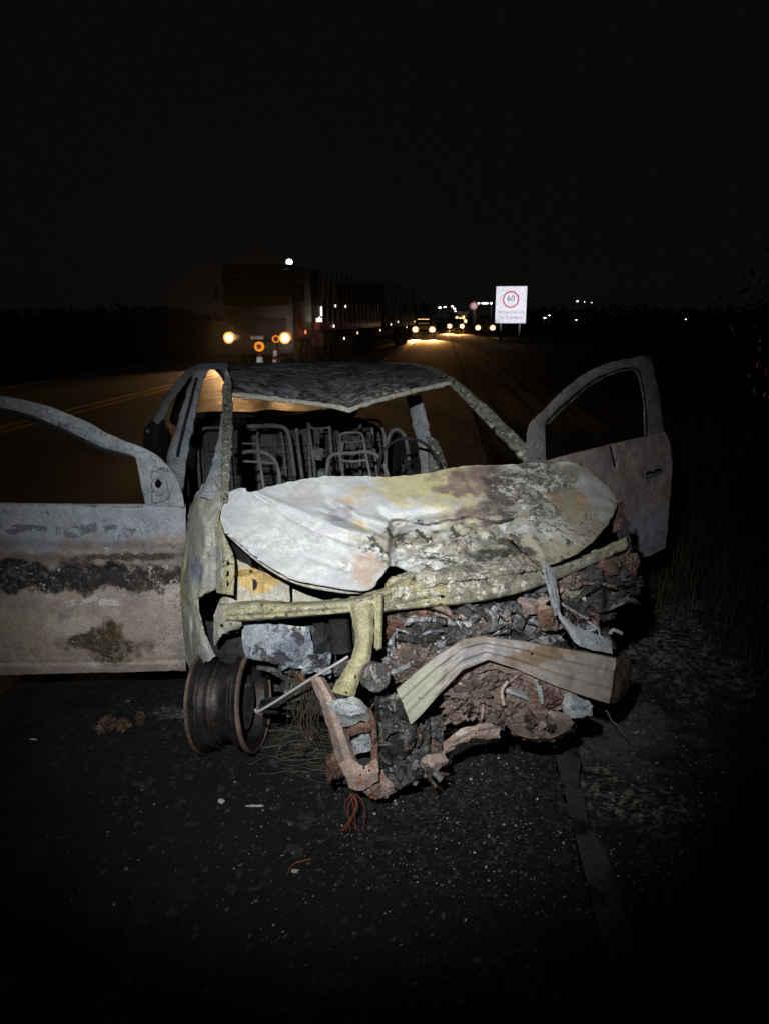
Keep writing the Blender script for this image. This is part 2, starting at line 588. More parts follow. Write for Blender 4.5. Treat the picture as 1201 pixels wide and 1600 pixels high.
M_tray = burnt('scorched_blue_steel', (.28, .31, .35), (.13, .15, .19), patches=[((.48, .49, .48), 8, .56, .62, 3.0), ((.035, .035, .04), 9, .55, .60, 5.0), ((.16, .15, .13), 14, .58, .64, 8.0)], bump=.5, lace=[((.04, .04, .05), 13, .02, 4.0, .46)])
M_wheel = burnt('scorched_wheel_steel', (.08, .07, .065), (.035, .03, .03), patches=[((.20, .13, .10), 8, .58, .7, 2.0), ((.02, .018, .018), 6, .55, .62, 5.0)], rough=.48, spec=.5, metal=.75, bump=.3)
M_lip = burnt('scorched_rim_face', (.17, .115, .095), (.06, .044, .04), patches=[(SOOT, 8, .52, .6, 2.0)], rough=.6, bump=.25)
DL = 2.9
M_door = burnt('burnt_door_metal', (.40, .33, .29), (.30, .25, .23),
               patches=[((.46, .425, .40), 11, .60, .70, 6.0), ((.22, .19, .18), 14, .64, .72, 3.0)],
               blobs=[(PY(140, 800, DL), (.95, .4, .14), (.30, .315, .36), .10, 9),
                      (PY(60, 1000, DL), (.75, .4, .16), (.43, .34, .28), .12, 8),
                      (PY(100, 825, DL), (.30, .3, .022), (.12, .125, .15), .5, 16, (14, .46, .54)),
                      (PY(150, 935, DL), (.11, .3, .02), (.62, .58, .54), .5, 18, (36, .48, .53)),
                      (PY(20, 900, DL), (.62, .4, .070), (.020, .018, .018), .22, 13),
                      (PY(265, 905, DL), (.34, .4, .046), (.028, .022, .020), .28, 14),
                      (PY(205, 870, DL), (.22, .3, .018), (.10, .07, .055), .5, 18),
                      (PY(172, 1003, DL), (.155, .4, .080), (.075, .055, .025), .14, 11),
                      (PY(112, 970, DL), (.10, .4, .045), (.50, .45, .38), .25, 10)], bump=.45, grain=.25, lace=[((.56, .53, .50), 11, .014, 4.0, .52), ((.16, .14, .13), 13, .014, 8.0, .52)], specks=[((.55, .52, .49), 60, .61, 3.0, .5), ((.12, .11, .10), 60, .61, 6.0, .5)])
M_door_far = burnt('burnt_far_door_metal', (.32, .25, .225), (.20, .165, .165),
                   patches=[((.24, .235, .25), 9, .56, .64, 3.0), ((.24, .145, .11), 7, .56, .64, 5.0), ((.07, .055, .055), 11, .58, .66, 9.0)],
                   blobs=[(PY(1015, 830, 3.9), (.16, .4, .16), (.23, .235, .265), .3, 8)], bump=.3)
M_frame_far = burnt('burnt_far_frame_metal', (.21, .205, .21), (.14, .135, .135), patches=[((.08, .075, .07), 14, .58, .68, 3.0)], bump=.3)
M_ashy = burnt('ash_coated_metal', (.30, .305, .31), (.12, .12, .125), patches=[((.035, .034, .034), 7, .52, .58, 5.0), ((.21, .12, .075), 6, .58, .66, 8.0), ((.46, .46, .45), 13, .57, .63, 2.0)], bump=.6, grain=.35, lace=[((.50, .50, .48), 13, .02, 4.0, .45), ((.02, .02, .02), 15, .02, 7.0, .48)])
M_ashy2 = burnt('dark_ash_coated_metal', (.13, .125, .12), (.05, .048, .047), patches=[((.02, .02, .02), 8, .52, .58, 5.0), ((.22, .15, .115), 7, .57, .65, 8.0), ((.28, .27, .26), 15, .58, .64, 2.0)], bump=.6, grain=.35, lace=[((.30, .28, .26), 13, .02, 4.0, .48)])
M_brown = burnt('heat_browned_steel', (.25, .18, .15), (.11, .082, .07), patches=[((.40, .31, .26), 9, .57, .64, 2.0), ((.025, .02, .018), 8, .54, .60, 5.0), ((.24, .10, .055), 6, .60, .68, 9.0)], bump=.6, grain=.35, lace=[((.40, .35, .31), 12, .02, 4.0, .47)])
M_wire = flat('copper_wire', (.20, .055, .035), .5)
M_steelwire = flat('burnt_tyre_cord', (.055, .047, .032), .6)
M_rod = flat('scorched_rod', (.30, .29, .29), .5)
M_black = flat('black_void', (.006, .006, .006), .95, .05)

# ------------------------------------------------------------------ ground, road, markings
RY = math.radians(4.4)
RD = Vector((math.sin(RY), math.cos(RY), 0))
RS = Vector((math.cos(RY), -math.sin(RY), 0))


def ROAD(q, s, z=0.0):                 # road frame: q metres to the right of the camera, s along; added spot, stands in for retroreflection of the round sign
    return RS * q + RD * s + Vector((0, 0, z))


def strip(name, q0, q1, s_list, z, mat, wob=0.0, nq=2, hfun=None):
    bm = bmesh.new()
    V = []
    for s in s_list:
        row = []
        for i in range(nq):
            t = i / (nq - 1)
            q = q0 + (q1 - q0) * t
            if wob and i == nq - 1:
                q += wob * mn.fractal(Vector((s * 1.6, 2.2, 0)), .8, 2, 4)
            zz = z + (hfun(q, s) if hfun else 0)
            row.append(bm.verts.new(ROAD(q, s, zz)))
        V.append(row)
    for a, b in zip(V, V[1:]):
        for i in range(nq - 1):
            bm.faces.new((a[i], a[i + 1], b[i + 1], b[i]))
    o = link(name, finish(bm, name), mat)
    for p in o.data.polygons:
        if p.normal.z < 0:
            p.flip()
    return o


def grade(a, b, n, pw=2.2):
    return [a + (b - a) * (i / (n - 1)) ** pw for i in range(n)]


def ground_mat(name, base, base2, patches, rough, bump, bscale, spec=.5, blobs=(), specks=None):
    k = NT(name)
    c = k.mix(k.ramp(k.noise(1.3, 8, .65, 1.1), .35, .65), base, base2)
    for (col, scale, lo, hi, seed) in patches:
        c = k.mix(k.ramp(k.noise(scale, 9, .7, seed, .2), lo, hi), c, col)
    for i, bl in enumerate(blobs):
        cen, r, col, rg, ns = bl[:5]
        m = k.blob(tuple(cen), r, rg, ns, 3.3 + i, .9)
        if len(bl) > 5:
            m = k.math('MULTIPLY', m, k.ramp(k.noise(bl[5][0], 9, .7, 1.7 * i, .5), bl[5][1], bl[5][2]))
        c = k.mix(m, c, col)
    if specks:
        col, scale, lo, hi = specks
        c = k.mix(k.ramp(k.noise(scale, 3, .6, 12.0), lo, hi), c, col)
    k.l(c, k.b.inputs['Base Color'])
    k.l(k.ramp(k.noise(3, 6, .6, 4.4), .3, .7, rough - .08, min(1, rough + .12)), k.b.inputs['Roughness'])
    k.b.inputs['Specular IOR Level'].default_value = spec
    bp = k.n('ShaderNodeBump')
    bp.inputs['Strength'].default_value = bump
    bp.inputs['Distance'].default_value = .022
    k.l(k.math('ADD', k.noise(bscale, 9, .72, 6.1), k.math('MULTIPLY', k.noise(bscale * 5, 4, .7, 2.7), .4)), bp.inputs['Height'])
    k.l(bp.outputs[0], k.b.inputs['Normal'])
    return k.m


M_asphalt = ground_mat('worn_asphalt', (.022, .020, .019), (.015, .014, .014), [((.035, .031, .028), 3, .58, .72, 3.0)], .54, .5, 60, .5)
M_shoulder = ground_mat('burnt_shoulder_asphalt', (.013, .0145, .017), (.008, .009, .0105),
                        [((.045, .046, .047), 5, .60, .72, 3.0), ((.010, .010, .010), 2.2, .55, .66, 7.0), ((.055, .042, .032), 9, .66, .74, 9.0)],
                        .85, 1.0, 30, .25,
                        blobs=[(PZ(720, 1290), (.35, .30, .1), (.045, .045, .045), .5, 7, (40, .5, .6)), (PZ(790, 1235), (.2, .2, .1), (.075, .06, .045), .5, 9, (50, .5, .6)), (PZ(330, 1120), (.6, .3, .1), (.05, .052, .055), .5, 7, (35, .52, .62))],
                        specks=((.22, .22, .215), 150, .735, .77))
M_verge = ground_mat('ashy_verge_soil', (.028, .027, .025), (.016, .016, .015),
                     [((.050, .045, .035), 4, .56, .7, 3.0), ((.010, .010, .010), 6, .56, .66, 7.0)],
                     .95, 1.0, 26, .1,
                     blobs=[(PZ(1010, 970), (.38, .75, .2), (.24, .25, .265), .35, 6, (30, .46, .60)), (PZ(915, 1215), (.26, .30, .2), (.24, .23, .19), .35, 8, (34, .46, .60)), (PZ(960, 1120), (.22, .30, .2), (.085, .085, .08), .6, 8)],
                     specks=((.28, .28, .27), 120, .70, .75))
M_edge = ground_mat('worn_concrete_edge', (.095, .095, .093), (.05, .05, .049), [((.014, .014, .014), 3.2, .50, .60, 3.0), ((.02, .019, .018), 14, .54, .64, 5.0), ((.13, .13, .125), 22, .62, .7, 8.0)], .92, 1.0, 40, .15)
M_white = ground_mat('worn_white_paint', (.60, .58, .54), (.46, .44, .41), [((.08, .075, .07), 5, .62, .72, 3.0)], .6, .2, 60, .4)
M_yellow = ground_mat('worn_yellow_paint', (.80, .46, .08), (.70, .40, .07), [((.08, .06, .04), 5, .63, .72, 3.0)], .6, .2, 60, .4)
M_field = ground_mat('dark_field_soil', (.020, .022, .014), (.014, .014, .010), [], .95, .5, 8, .1)


def rough_h(q, s):
    w = Vector((q, s, 0))
    return .013 * mn.fractal(w * 5, .7, 2.2, 6)


def verge_h(q, s):
    w = Vector((q, s, 3))
    return -.02 + .035 * mn.fractal(w * 3, .8, 2.1, 5) - .06 * max(0, min(1, (q - .5) / 3))


S_FAR = grade(-6, 900, 70, 2.6)
fl = strip('field', -600, 600, S_FAR, -.14, M_field, nq=14)
tag(fl, kind='structure')
road = strip('road', -10.6, -1.9, S_FAR, 0.0, M_asphalt, nq=12)
tag(road, kind='structure')
S_NEAR = [.2 + i * .045 for i in range(150)]
sh = strip('shoulder', -1.9, .44, [-6, -2] + S_NEAR + grade(7.2, 900, 40, 2.6), 0.0, M_shoulder, nq=60,
           hfun=lambda q, s: rough_h(q, s) * max(0, min(1, (q + 1.9) / .3)) * (1 if s < 7 else max(0, 1 - (s - 7) / 3)))
tag(sh, kind='structure')
ed = strip('pavement_edge', .445, .515, [-6, -2] + S_NEAR + grade(7.2, 400, 60, 2.2), .004, M_edge, wob=.05, nq=5)
tag(ed, kind='structure')
vg = strip('verge', .50, 9.0, [-6, -2] + S_NEAR + grade(7.2, 900, 40, 2.6), -.01, M_verge, nq=110,
           hfun=lambda q, s: verge_h(q, s) if s < 12 else verge_h(q, 12))
tag(vg, kind='structure')
lv = strip('left_verge', -16, -10.6, S_FAR, -.02, M_field, nq=4)
tag(lv, kind='structure')
for nm, q, w, m in (('edge_line', -10.1, .12, M_white), ('centre_line', -6.56, .15, M_yellow), ('centre_line', -6.26, .15, M_yellow), ('edge_line', -2.25, .12, M_white)):
    o = strip(nm, q - w / 2, q + w / 2, S_FAR, .005, m)
    tag(o, kind='structure')

# ------------------------------------------------------------------ the burnt car
car = thing('burnt_car', 'burnt-out small car with crumpled ash-grey hood, open doors and no glass on the road shoulder', 'car', CC, YAW)

# --- hood (pressed up and folded)
rear = [(334, 780, 2.95), (356, 769.5, 2.93), (378, 762, 2.92), (391, 769, 2.90), (432, 757, 2.95), (500, 745, 2.98), (560, 744, 3.0), (588, 744.5, 3.015), (612, 745, 3.03), (664, 739, 3.06), (722, 729, 3.1), (795, 726, 3.13), (852, 722, 3.14), (906, 727, 3.10), (958, 772, 2.96)]
r1 = [(339, 788, 2.90), (362, 788, 2.885), (388, 788, 2.87), (402, 790, 2.865), (440, 790, 2.86), (505, 785, 2.87), (560, 783, 2.88), (588, 781, 2.89), (612, 780, 2.90), (668, 775, 2.92), (728, 768, 2.95), (800, 765, 2.98), (856, 765, 3.0), (912, 765, 2.98), (962, 782, 2.94)]
r2 = [(341, 798, 2.87), (366, 808, 2.835), (392, 818, 2.80), (408, 822, 2.785), (446, 828, 2.77), (512, 828, 2.75), (566, 826, 2.76), (590, 822, 2.78), (613, 818, 2.80), (670, 815, 2.78), (734, 808, 2.80), (805, 802, 2.86), (858, 808, 2.86), (912, 805, 2.87), (961, 789, 2.925)]
r3 = [(344, 808, 2.84), (370, 827, 2.785), (396, 846, 2.73), (414, 853, 2.715), (452, 868, 2.68), (522, 878, 2.64), (570, 878, 2.64), (591, 866, 2.67), (612, 848, 2.72), (668, 850, 2.66), (738, 850, 2.68), (806, 842, 2.76), (855, 850, 2.74), (906, 838, 2.79), (955, 798, 2.91)]
r4 = [(345, 828, 2.82), (374, 848, 2.735), (400, 870, 2.67), (420, 883, 2.64), (457, 904, 2.60), (528, 918, 2.55), (573, 921, 2.53), (593, 903, 2.575), (612, 884, 2.63), (655, 894, 2.58), (738, 888, 2.61), (810, 868, 2.70), (852, 882, 2.65), (902, 862, 2.73), (950, 808, 2.89)]
def lin(x, pts):
    for (a, b), (c, d) in zip(pts, pts[1:]):
        if x <= c:
            return b + (d - b) * max(0, (x - a) / (c - a))
    return pts[-1][1]


def sst(a, b, x):
    t = max(0, min(1, (x - a) / (b - a)))
    return t * t * (3 - 2 * t)


def hood_warp(x, y):
    ry = lin(x, [(600, 812), (626, 811), (665, 818), (701, 811), (731, 805), (776, 815), (830, 802)])
    t = sst(604, 614, x) * (1 - sst(815, 850, x))
    o = .055 * sst(-1, 4, y - ry) * (1 - .75 * sst(4, 60, y - ry)) * t               # the ply that has sprung over the crumpled middle
    if y > ry + 3:
        q = Vector((x * .03, y * .045, 0))
        o += .028 * t * (1 - abs(mn.noise(q)) * 2.5) - .018 * t * mn.fractal(q * 2.3, .8, 2, 4)
    r2 = lin(x, [(380, 764), (420, 790), (470, 815), (520, 850), (560, 880)])
    o += -.014 * sst(-6, 6, r2 - y) * sst(360, 400, x) * (1 - sst(540, 600, x))       # long press line of the left half
    for pl, a, w in (([(386, 764), (440, 800), (500, 833), (562, 852)], .016, 3.5), ([(392, 768), (450, 790), (520, 822), (575, 836)], -.014, 4), ([(500, 800), (545, 812), (605, 840)], .015, 3.5), ([(530, 786), (560, 806), (608, 818)], -.013, 4),
                     ([(716, 732), (742, 772), (738, 806)], .014, 4), ([(690, 738), (705, 770), (690, 808)], -.010, 6), ([(860, 735), (872, 780), (850, 800)], .014, 5), ([(905, 740), (890, 800), (860, 850)], .012, 4), ([(455, 900), (480, 870), (540, 890)], .009, 4)):
        q = segdist(x, y, pl) / w
        if q < 3:
            o += a * math.exp(-q * q)
    for (cx, cy, rx, ryy, a) in ((482, 775, 40, 14, .018), (560, 772, 26, 14, -.012), (520, 812, 34, 12, .016), (820, 790, 20, 16, .02), (760, 770, 40, 20, -.012), (905, 742, 26, 9, -.02), (690, 770, 60, 22, .014)):
        o += a * math.exp(-((x - cx) / rx) ** 2 - ((y - cy) / ryy) ** 2)
    return o


hood = sheet('hood', [rear, r1, r2, r3, r4], M_hood, car, nu=230, nv=84, thick=.005, amp=.006, scale=9, ridge=.004, jag=1.6, warp=hood_warp,
             creases=[([(612, 890), (611, 850), (618, 825), (640, 812)], .045, 5),
                      ([(625, 838), (650, 822), (700, 830), (740, 812), (800, 806), (832, 780)], -.026, 10),
                      ([(640, 858), (690, 842), (760, 838)], .022, 9),
                      ([(785, 828), (815, 856), (846, 880)], .035, 5),
                      ([(800, 822), (830, 850), (856, 876)], -.022, 8),
                      ([(378, 762), (410, 790), (440, 800)], -.022, 9),
                      ([(392, 768), (420, 800)], .018, 8),
                      ([(500, 805), (540, 830), (575, 832), (606, 842)], -.022, 8),
                      ([(515, 790), (545, 812), (572, 828)], .020, 7),
                      ([(595, 802), (612, 815), (640, 808), (690, 800)], .022, 7),
                      ([(600, 790), (640, 782), (700, 790)], -.012, 10),
                      ([(700, 745), (770, 760), (800, 740)], -.015, 12),
                      ([(760, 745), (770, 775), (800, 785)], .014, 7),
                      ([(905, 735), (915, 790), (890, 850)], -.012, 14),
                      ([(660, 870), (720, 862), (770, 872)], .016, 7)])
sheet('hood_fold', [[(812, 800, 2.885), (840, 782, 2.90), (880, 772, 2.93), (920, 768, 2.94), (962, 783, 2.90)],
                    [(800, 814, 2.80), (838, 808, 2.81), (880, 802, 2.83), (925, 798, 2.84), (963, 790, 2.885)],
                    [(787, 830, 2.73), (826, 834, 2.735), (875, 832, 2.755), (922, 824, 2.79), (958, 800, 2.87)],
                    [(808, 852, 2.685), (832, 860, 2.675), (874, 856, 2.70), (918, 840, 2.75), (952, 812, 2.85)],
                    [(836, 878, 2.63), (850, 884, 2.625), (880, 874, 2.66), (912, 856, 2.71), (946, 822, 2.82)]], M_hood, hood, nu=70, nv=50, thick=.005, amp=.006, scale=9, ridge=.004, jag=2.5,
      creases=[([(830, 835), (850, 872)], -.012, 6)])
sheet('hood_underside', [[(342, 812, 2.86), (400, 862, 2.74), (460, 895, 2.67), (530, 912, 2.62), (570, 916, 2.60)],
                         [(348, 830, 2.83), (402, 878, 2.71), (460, 911, 2.64), (530, 925, 2.585), (566, 926, 2.575)]], M_panel, hood, nu=40, nv=4, thick=.004, amp=.003)

# --- roof
rf = [[(322, 571, 4.72), (400, 567, 4.82), (470, 566, 4.93), (540, 566, 5.0), (602, 568, 5.08)],
      [(330, 574, 4.45), (405, 573, 4.55), (485, 574, 4.65), (560, 572, 4.75), (632, 570, 4.8)],
      [(340, 582, 4.1), (410, 586, 4.2), (500, 594, 4.28), (580, 588, 4.38), (662, 578, 4.45)],
      [(352, 598, 3.78), (425, 604, 3.85), (520, 616, 3.90), (600, 604, 4.0), (690, 589, 4.12)],
      [(360, 612, 3.66), (440, 621, 3.74), (545, 633, 3.78), (612, 616, 3.9), (697, 597, 4.03)]]
sheet('roof', rf, M_roof, car, nu=90, nv=50, thick=.004, amp=.02, scale=6, ridge=.012, jag=1.0,
      creases=[([(545, 633), (520, 600), (500, 575)], .09, 12), ([(450, 600), (520, 595), (600, 590)], -.04, 7), ([(480, 622), (520, 606), (590, 604)], .03, 6), ([(400, 590), (440, 605), (470, 620)], .03, 6)])
HX = [(357, 612, 3.60), (400, 616, 3.64), (450, 622, 3.68), (500, 628, 3.70), (532, 633, 3.71), (545, 636, 3.71), (558, 632, 3.73), (600, 619, 3.83), (650, 606, 3.93), (704, 594, 4.0)]
band('roof_header', HX, [(x, y + 8 - .0 * x, d) for x, y, d in HX],
     M_header, car, n=110, bulge=.012, back=.05, amp=.006, scale=30)

# --- pillars
band('windscreen_pillar', [(352, 574, 3.72), (350, 590, 3.68), (348, 625, 3.5), (341, 680, 3.25), (330, 725, 3.08), (312, 775, 2.95)],
     [(360, 590, 3.70), (362, 605, 3.66), (362, 640, 3.48), (359, 690, 3.24), (357, 740, 3.08), (350, 790, 2.93)],
     M_pillar, car, n=40, bulge=.03, back=.05, amp=.006)
band('windscreen_pillar_flange', [(347, 600, 3.58), (347, 640, 3.40), (347, 665, 3.26), (346, 700, 3.11), (346, 740, 3.0), (344, 785, 2.88)],
     [(362, 600, 3.59), (363, 640, 3.41), (363, 665, 3.27), (362, 700, 3.12), (360, 740, 3.01), (356, 785, 2.89)], M_speck, car, n=40, bulge=.012, back=.02, amp=.008, scale=40)
band('windscreen_pillar', [(598, 567, 5.05), (640, 566, 4.75), (672, 572, 4.45), (700, 585, 4.10), (735, 612, 3.92), (775, 648, 3.72), (815, 688, 3.55), (842, 716, 3.46)],
     [(600, 570, 5.06), (640, 571, 4.76), (668, 579, 4.46), (692, 596, 4.10), (720, 622, 3.92), (756, 658, 3.72), (793, 696, 3.55), (820, 728, 3.46)],
     M_speck, car, n=70, bulge=.025, back=.05, amp=.008, scale=28)
band('roof_rail', [(355, 566, 4.1), (338, 567, 4.3), (318, 568, 4.45), (300, 573, 4.55), (278, 592, 4.65), (256, 622, 4.75), (238, 655, 4.8), (226, 672, 4.8)],
     [(356, 596, 3.72), (342, 578, 4.0), (324, 577, 4.3), (306, 582, 4.45), (290, 599, 4.6), (268, 630, 4.72), (254, 662, 4.78), (246, 690, 4.8)],
     M_pillar, car, n=60, bulge=.03, back=.06, amp=.006)
sheet('rear_quarter', [[(226, 668, 4.80), (240, 655, 4.78), (254, 655, 4.75), (262, 690, 4.5)], [(223, 690, 4.80), (236, 690, 4.76), (250, 694, 4.7), (266, 706, 4.3)],
                       [(226, 712, 4.78), (240, 716, 4.7), (256, 720, 4.5), (268, 730, 4.2)], [(230, 780, 4.7), (244, 790, 4.6), (258, 800, 4.4), (272, 810, 4.1)]], M_soot, car, nu=20, nv=26, thick=.01, amp=.02)
band('centre_pillar', [(306, 576, 4.15), (299, 592, 4.1), (285, 632, 4.0), (272, 676, 3.93), (262, 706, 3.9), (258, 760, 3.88), (256, 860, 3.9)],
     [(328, 577, 4.12), (318, 592, 4.08), (307, 640, 3.98), (298, 690, 3.9), (291, 730, 3.87), (287, 770, 3.85), (285, 860, 3.88)],
     M_pillar, car, n=50, bulge=.02, back=.07, amp=.008)
band('centre_pillar_seam', [(305, 590, 4.04), (293, 634, 3.93), (281, 680, 3.85), (274, 712, 3.82)],
     [(309, 590, 4.04), (297, 634, 3.93), (285, 680, 3.85), (278, 712, 3.82)], M_soot, car, n=24, bulge=.006, back=.02, amp=.002)
band('centre_pillar', [(633, 620, 4.45), (643, 660, 4.4), (652, 700, 4.35), (660, 760, 4.3)], [(656, 617, 4.4), (667, 655, 4.35), (674, 695, 4.3), (680, 760, 4.25)],
     M_pillar, car, n=40, bulge=.012, back=.06, amp=.008)
sheet('pillar_trim', [[(668, 682, 4.2), (676, 684, 4.22), (684, 692, 4.25), (690, 704, 4.28)], [(670, 712, 4.2), (680, 712, 4.22), (690, 716, 4.25), (696, 722, 4.28)],
                      [(672, 745, 4.2), (684, 745, 4.22), (694, 745, 4.25), (700, 745, 4.28)]], M_speck, car, nu=16, nv=20, thick=.02, amp=.01, scale=14)
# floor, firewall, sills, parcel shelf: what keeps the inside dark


def quad(name, pts, mat, parent, n=16, amp=.01, thick=.012):
    a, b, c, d = [Vector(p) for p in pts]
    bm = bmesh.new()
    V = [[None] * n for _ in range(n)]
    for i in range(n):
        for j in range(n):
            u, v = i / (n - 1), j / (n - 1)
            p = (a * (1 - u) + b * u) * (1 - v) + (d * (1 - u) + c * u) * v
            q = p * 6
            V[i][j] = bm.verts.new(p + Vector((mn.noise(q), mn.noise(q + Vector((3, 3, 3))), mn.noise(q + Vector((6, 1, 8))))) * amp)
    for i in range(n - 1):
        for j in range(n - 1):
            bm.faces.new((V[i][j], V[i + 1][j], V[i + 1][j + 1], V[i][j + 1]))
    bmesh.ops.recalc_face_normals(bm, faces=bm.faces[:])
    thicken(bm, thick)
    return wlink(name, finish(bm, name, .9), mat, parent)


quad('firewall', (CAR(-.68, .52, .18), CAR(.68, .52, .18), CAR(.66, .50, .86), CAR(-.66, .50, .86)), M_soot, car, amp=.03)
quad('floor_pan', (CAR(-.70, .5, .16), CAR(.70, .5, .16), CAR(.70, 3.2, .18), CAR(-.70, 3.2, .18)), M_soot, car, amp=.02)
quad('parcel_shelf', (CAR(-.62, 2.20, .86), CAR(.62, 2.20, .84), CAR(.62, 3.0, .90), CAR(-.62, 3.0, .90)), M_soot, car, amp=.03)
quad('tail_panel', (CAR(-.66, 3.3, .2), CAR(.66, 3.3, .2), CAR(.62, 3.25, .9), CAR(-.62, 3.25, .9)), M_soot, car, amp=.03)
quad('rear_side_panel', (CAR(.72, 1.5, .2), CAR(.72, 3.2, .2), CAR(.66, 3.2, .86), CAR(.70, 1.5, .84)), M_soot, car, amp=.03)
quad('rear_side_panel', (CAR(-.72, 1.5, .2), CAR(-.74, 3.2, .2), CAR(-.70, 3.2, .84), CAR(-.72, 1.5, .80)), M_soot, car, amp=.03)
for sd in (-1, 1):
    band_pts = [CAR(sd * .70, .45, .2), CAR(sd * .71, 1.4, .2), CAR(sd * .70, 2.3, .2)]
    tube('door_sill', band_pts, .06, M_soot, car, n=10)
    tube('rear_pillar', [CAR(sd * .64, 2.95, .9), CAR(sd * .60, 2.7, 1.08), CAR(sd * .52, 2.42, 1.27)], .05, M_soot, car, n=8)
for x, y in ((-.62, 2.42), (.62, 2.42)):
    pass
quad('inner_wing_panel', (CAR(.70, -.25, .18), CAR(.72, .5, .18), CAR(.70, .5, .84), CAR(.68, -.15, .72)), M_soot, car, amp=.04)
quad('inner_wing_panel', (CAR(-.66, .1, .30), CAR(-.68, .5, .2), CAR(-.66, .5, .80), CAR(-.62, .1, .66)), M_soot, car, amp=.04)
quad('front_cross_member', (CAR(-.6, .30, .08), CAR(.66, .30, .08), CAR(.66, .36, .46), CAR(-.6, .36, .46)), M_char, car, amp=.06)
# --- inside: rear seat panel and seat frames
rs = quad('rear_seat_back', (CAR(-.60, 1.98, .25), CAR(.60, 1.98, .25), CAR(.58, 2.14, .90), CAR(-.58, 2.14, .92)), M_seat, car, n=30, amp=.03)
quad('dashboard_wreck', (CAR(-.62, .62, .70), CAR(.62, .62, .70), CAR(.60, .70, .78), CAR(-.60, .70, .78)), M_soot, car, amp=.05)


def seat(label, tubes, seed):
    first = None
    for pts, r in tubes:
        w = [P(*p) for p in pts]
        r *= .74
        if first is None:
            first = tube('seat_frame', w, r, M_tubes, car, n=26, sides=8)
        else:
            tube('frame_tube', w, r, M_tubes, first, n=20, sides=8)
    first['label'] = label
    return first


d1, d2 = 4.02, 4.3
seat('burnt front seat frame with a small headrest hoop',
     [([(508, 760, d1 - .05), (510, 739, d1), (514, 716, d1), (526, 709, d1), (550, 708, d1), (576, 706, d1), (595, 718, d1), (605, 742, d1), (610, 765, d1 - .05)], .014),
      ([(538, 752, d1 - .03), (533, 730, d1 - .02), (530, 702, d1), (531, 682, d1), (536, 677, d1), (560, 676, d1), (566, 682, d1), (570, 705, d1), (575, 730, d1 - .02), (580, 752, d1 - .03)], .009),
      ([(533, 690, d1), (550, 691, d1), (568, 689, d1)], .007), ([(532, 720, d1), (555, 721, d1), (574, 718, d1)], .010)], 1)
seat('burnt front seat frame behind the hood',
     [([(412, 765, 3.62), (406, 722, 3.66), (402, 694, 3.7), (401, 690, 3.7)], .010),
      ([(371, 693, 3.7), (386, 693, 3.7), (404, 694, 3.7)], .007),
      ([(366, 712, 3.66), (385, 706, 3.68), (407, 706, 3.7), (424, 714, 3.7), (434, 732, 3.68), (438, 765, 3.62)], .013),
      ([(372, 720, 3.66), (400, 722, 3.66), (428, 724, 3.66)], .008)], 2)
for pts, r in (([(374, 742, 4.55), (374, 690, 4.62), (378, 669, 4.66), (410, 666, 4.72), (440, 667, 4.76), (450, 678, 4.78), (455, 705, 4.76), (460, 745, 4.7)], .017),
               ([(463, 670, 4.8), (466, 700, 4.76), (472, 748, 4.7)], .015),
               ([(481, 655, 4.85), (484, 685, 4.82), (490, 722, 4.78), (492, 750, 4.74)], .014),
               ([(482, 662, 4.84), (488, 669, 4.84), (512, 668, 4.87), (514, 660, 4.87)], .009),
               ([(504, 668, 4.86), (496, 688, 4.84), (489, 708, 4.8)], .011),
               ([(514, 664, 4.88), (517, 700, 4.84), (520, 745, 4.8)], .013),
               ([(580, 666, 4.95), (584, 700, 4.92), (590, 748, 4.88)], .013),
               ([(603, 700, 5.0), (606, 685, 5.0), (614, 672, 5.02), (628, 676, 5.05), (636, 700, 5.02), (640, 748, 5.0)], .017),
               ([(596, 668, 4.97), (602, 690, 4.96), (602, 748, 4.9)], .012)):
    tube('seat_tube', [P(x, y, d - .34) for x, y, d in pts], r * .72, M_tubes, rs, n=22)
bm = bmesh.new()
random.seed(12)
for i in range(34):                     # bare seat springs and wire mesh
    l0 = -.56 + 1.12 * i / 33
    add_tube(bm, [CAR(l0 + random.uniform(-.02, .02), 1.93 + random.uniform(0, .05) + .10 * t, .46 + .42 * t) for t in (0, .3, .6, 1)], .0028, 4)
for i in range(9):
    z = .48 + i * .045
    add_tube(bm, [CAR(-.56 + 1.12 * t, 1.93 + random.uniform(0, .05) + .11 * (z - .46), z + random.uniform(-.012, .012)) for t in (0, .2, .4, .6, .8, 1)], .0024, 4)
o = wlink('seat_springs', finish(bm, 'seat_springs'), M_tubes, rs)
o['kind'] = 'stuff'
for l0, w in ((-.52, .17), (-.18, .15), (.14, .15), (.47, .16)):       # headrest and seat-back hoops of the rear bench
    pts = [CAR(l0 - w * .5, 1.88, .40), CAR(l0 - w * .55, 1.94, .70), CAR(l0 - w * .45, 1.98, .93), CAR(l0, 1.99, .965), CAR(l0 + w * .45, 1.98, .93), CAR(l0 + w * .55, 1.94, .70), CAR(l0 + w * .5, 1.88, .40)]
    tube('seat_tube', pts, .009, M_tubes, rs, n=30)
tube('steering_column', [CAR(.34, .62, .62), CAR(.35, .85, .74), CAR(.35, 1.02, .82)], .022, M_soot, car, n=8)
bm = bmesh.new()
add_tube(bm, [CAR(.35 + .17 * math.cos(t * .2618 * 1), 1.02 + .06 * math.sin(t * .2618), .83 + .16 * math.sin(t * .2618)) for t in range(25)], .008, 6)
wlink('steering_wheel', finish(bm, 'steering_wheel'), M_soot, car)
random.seed(11)
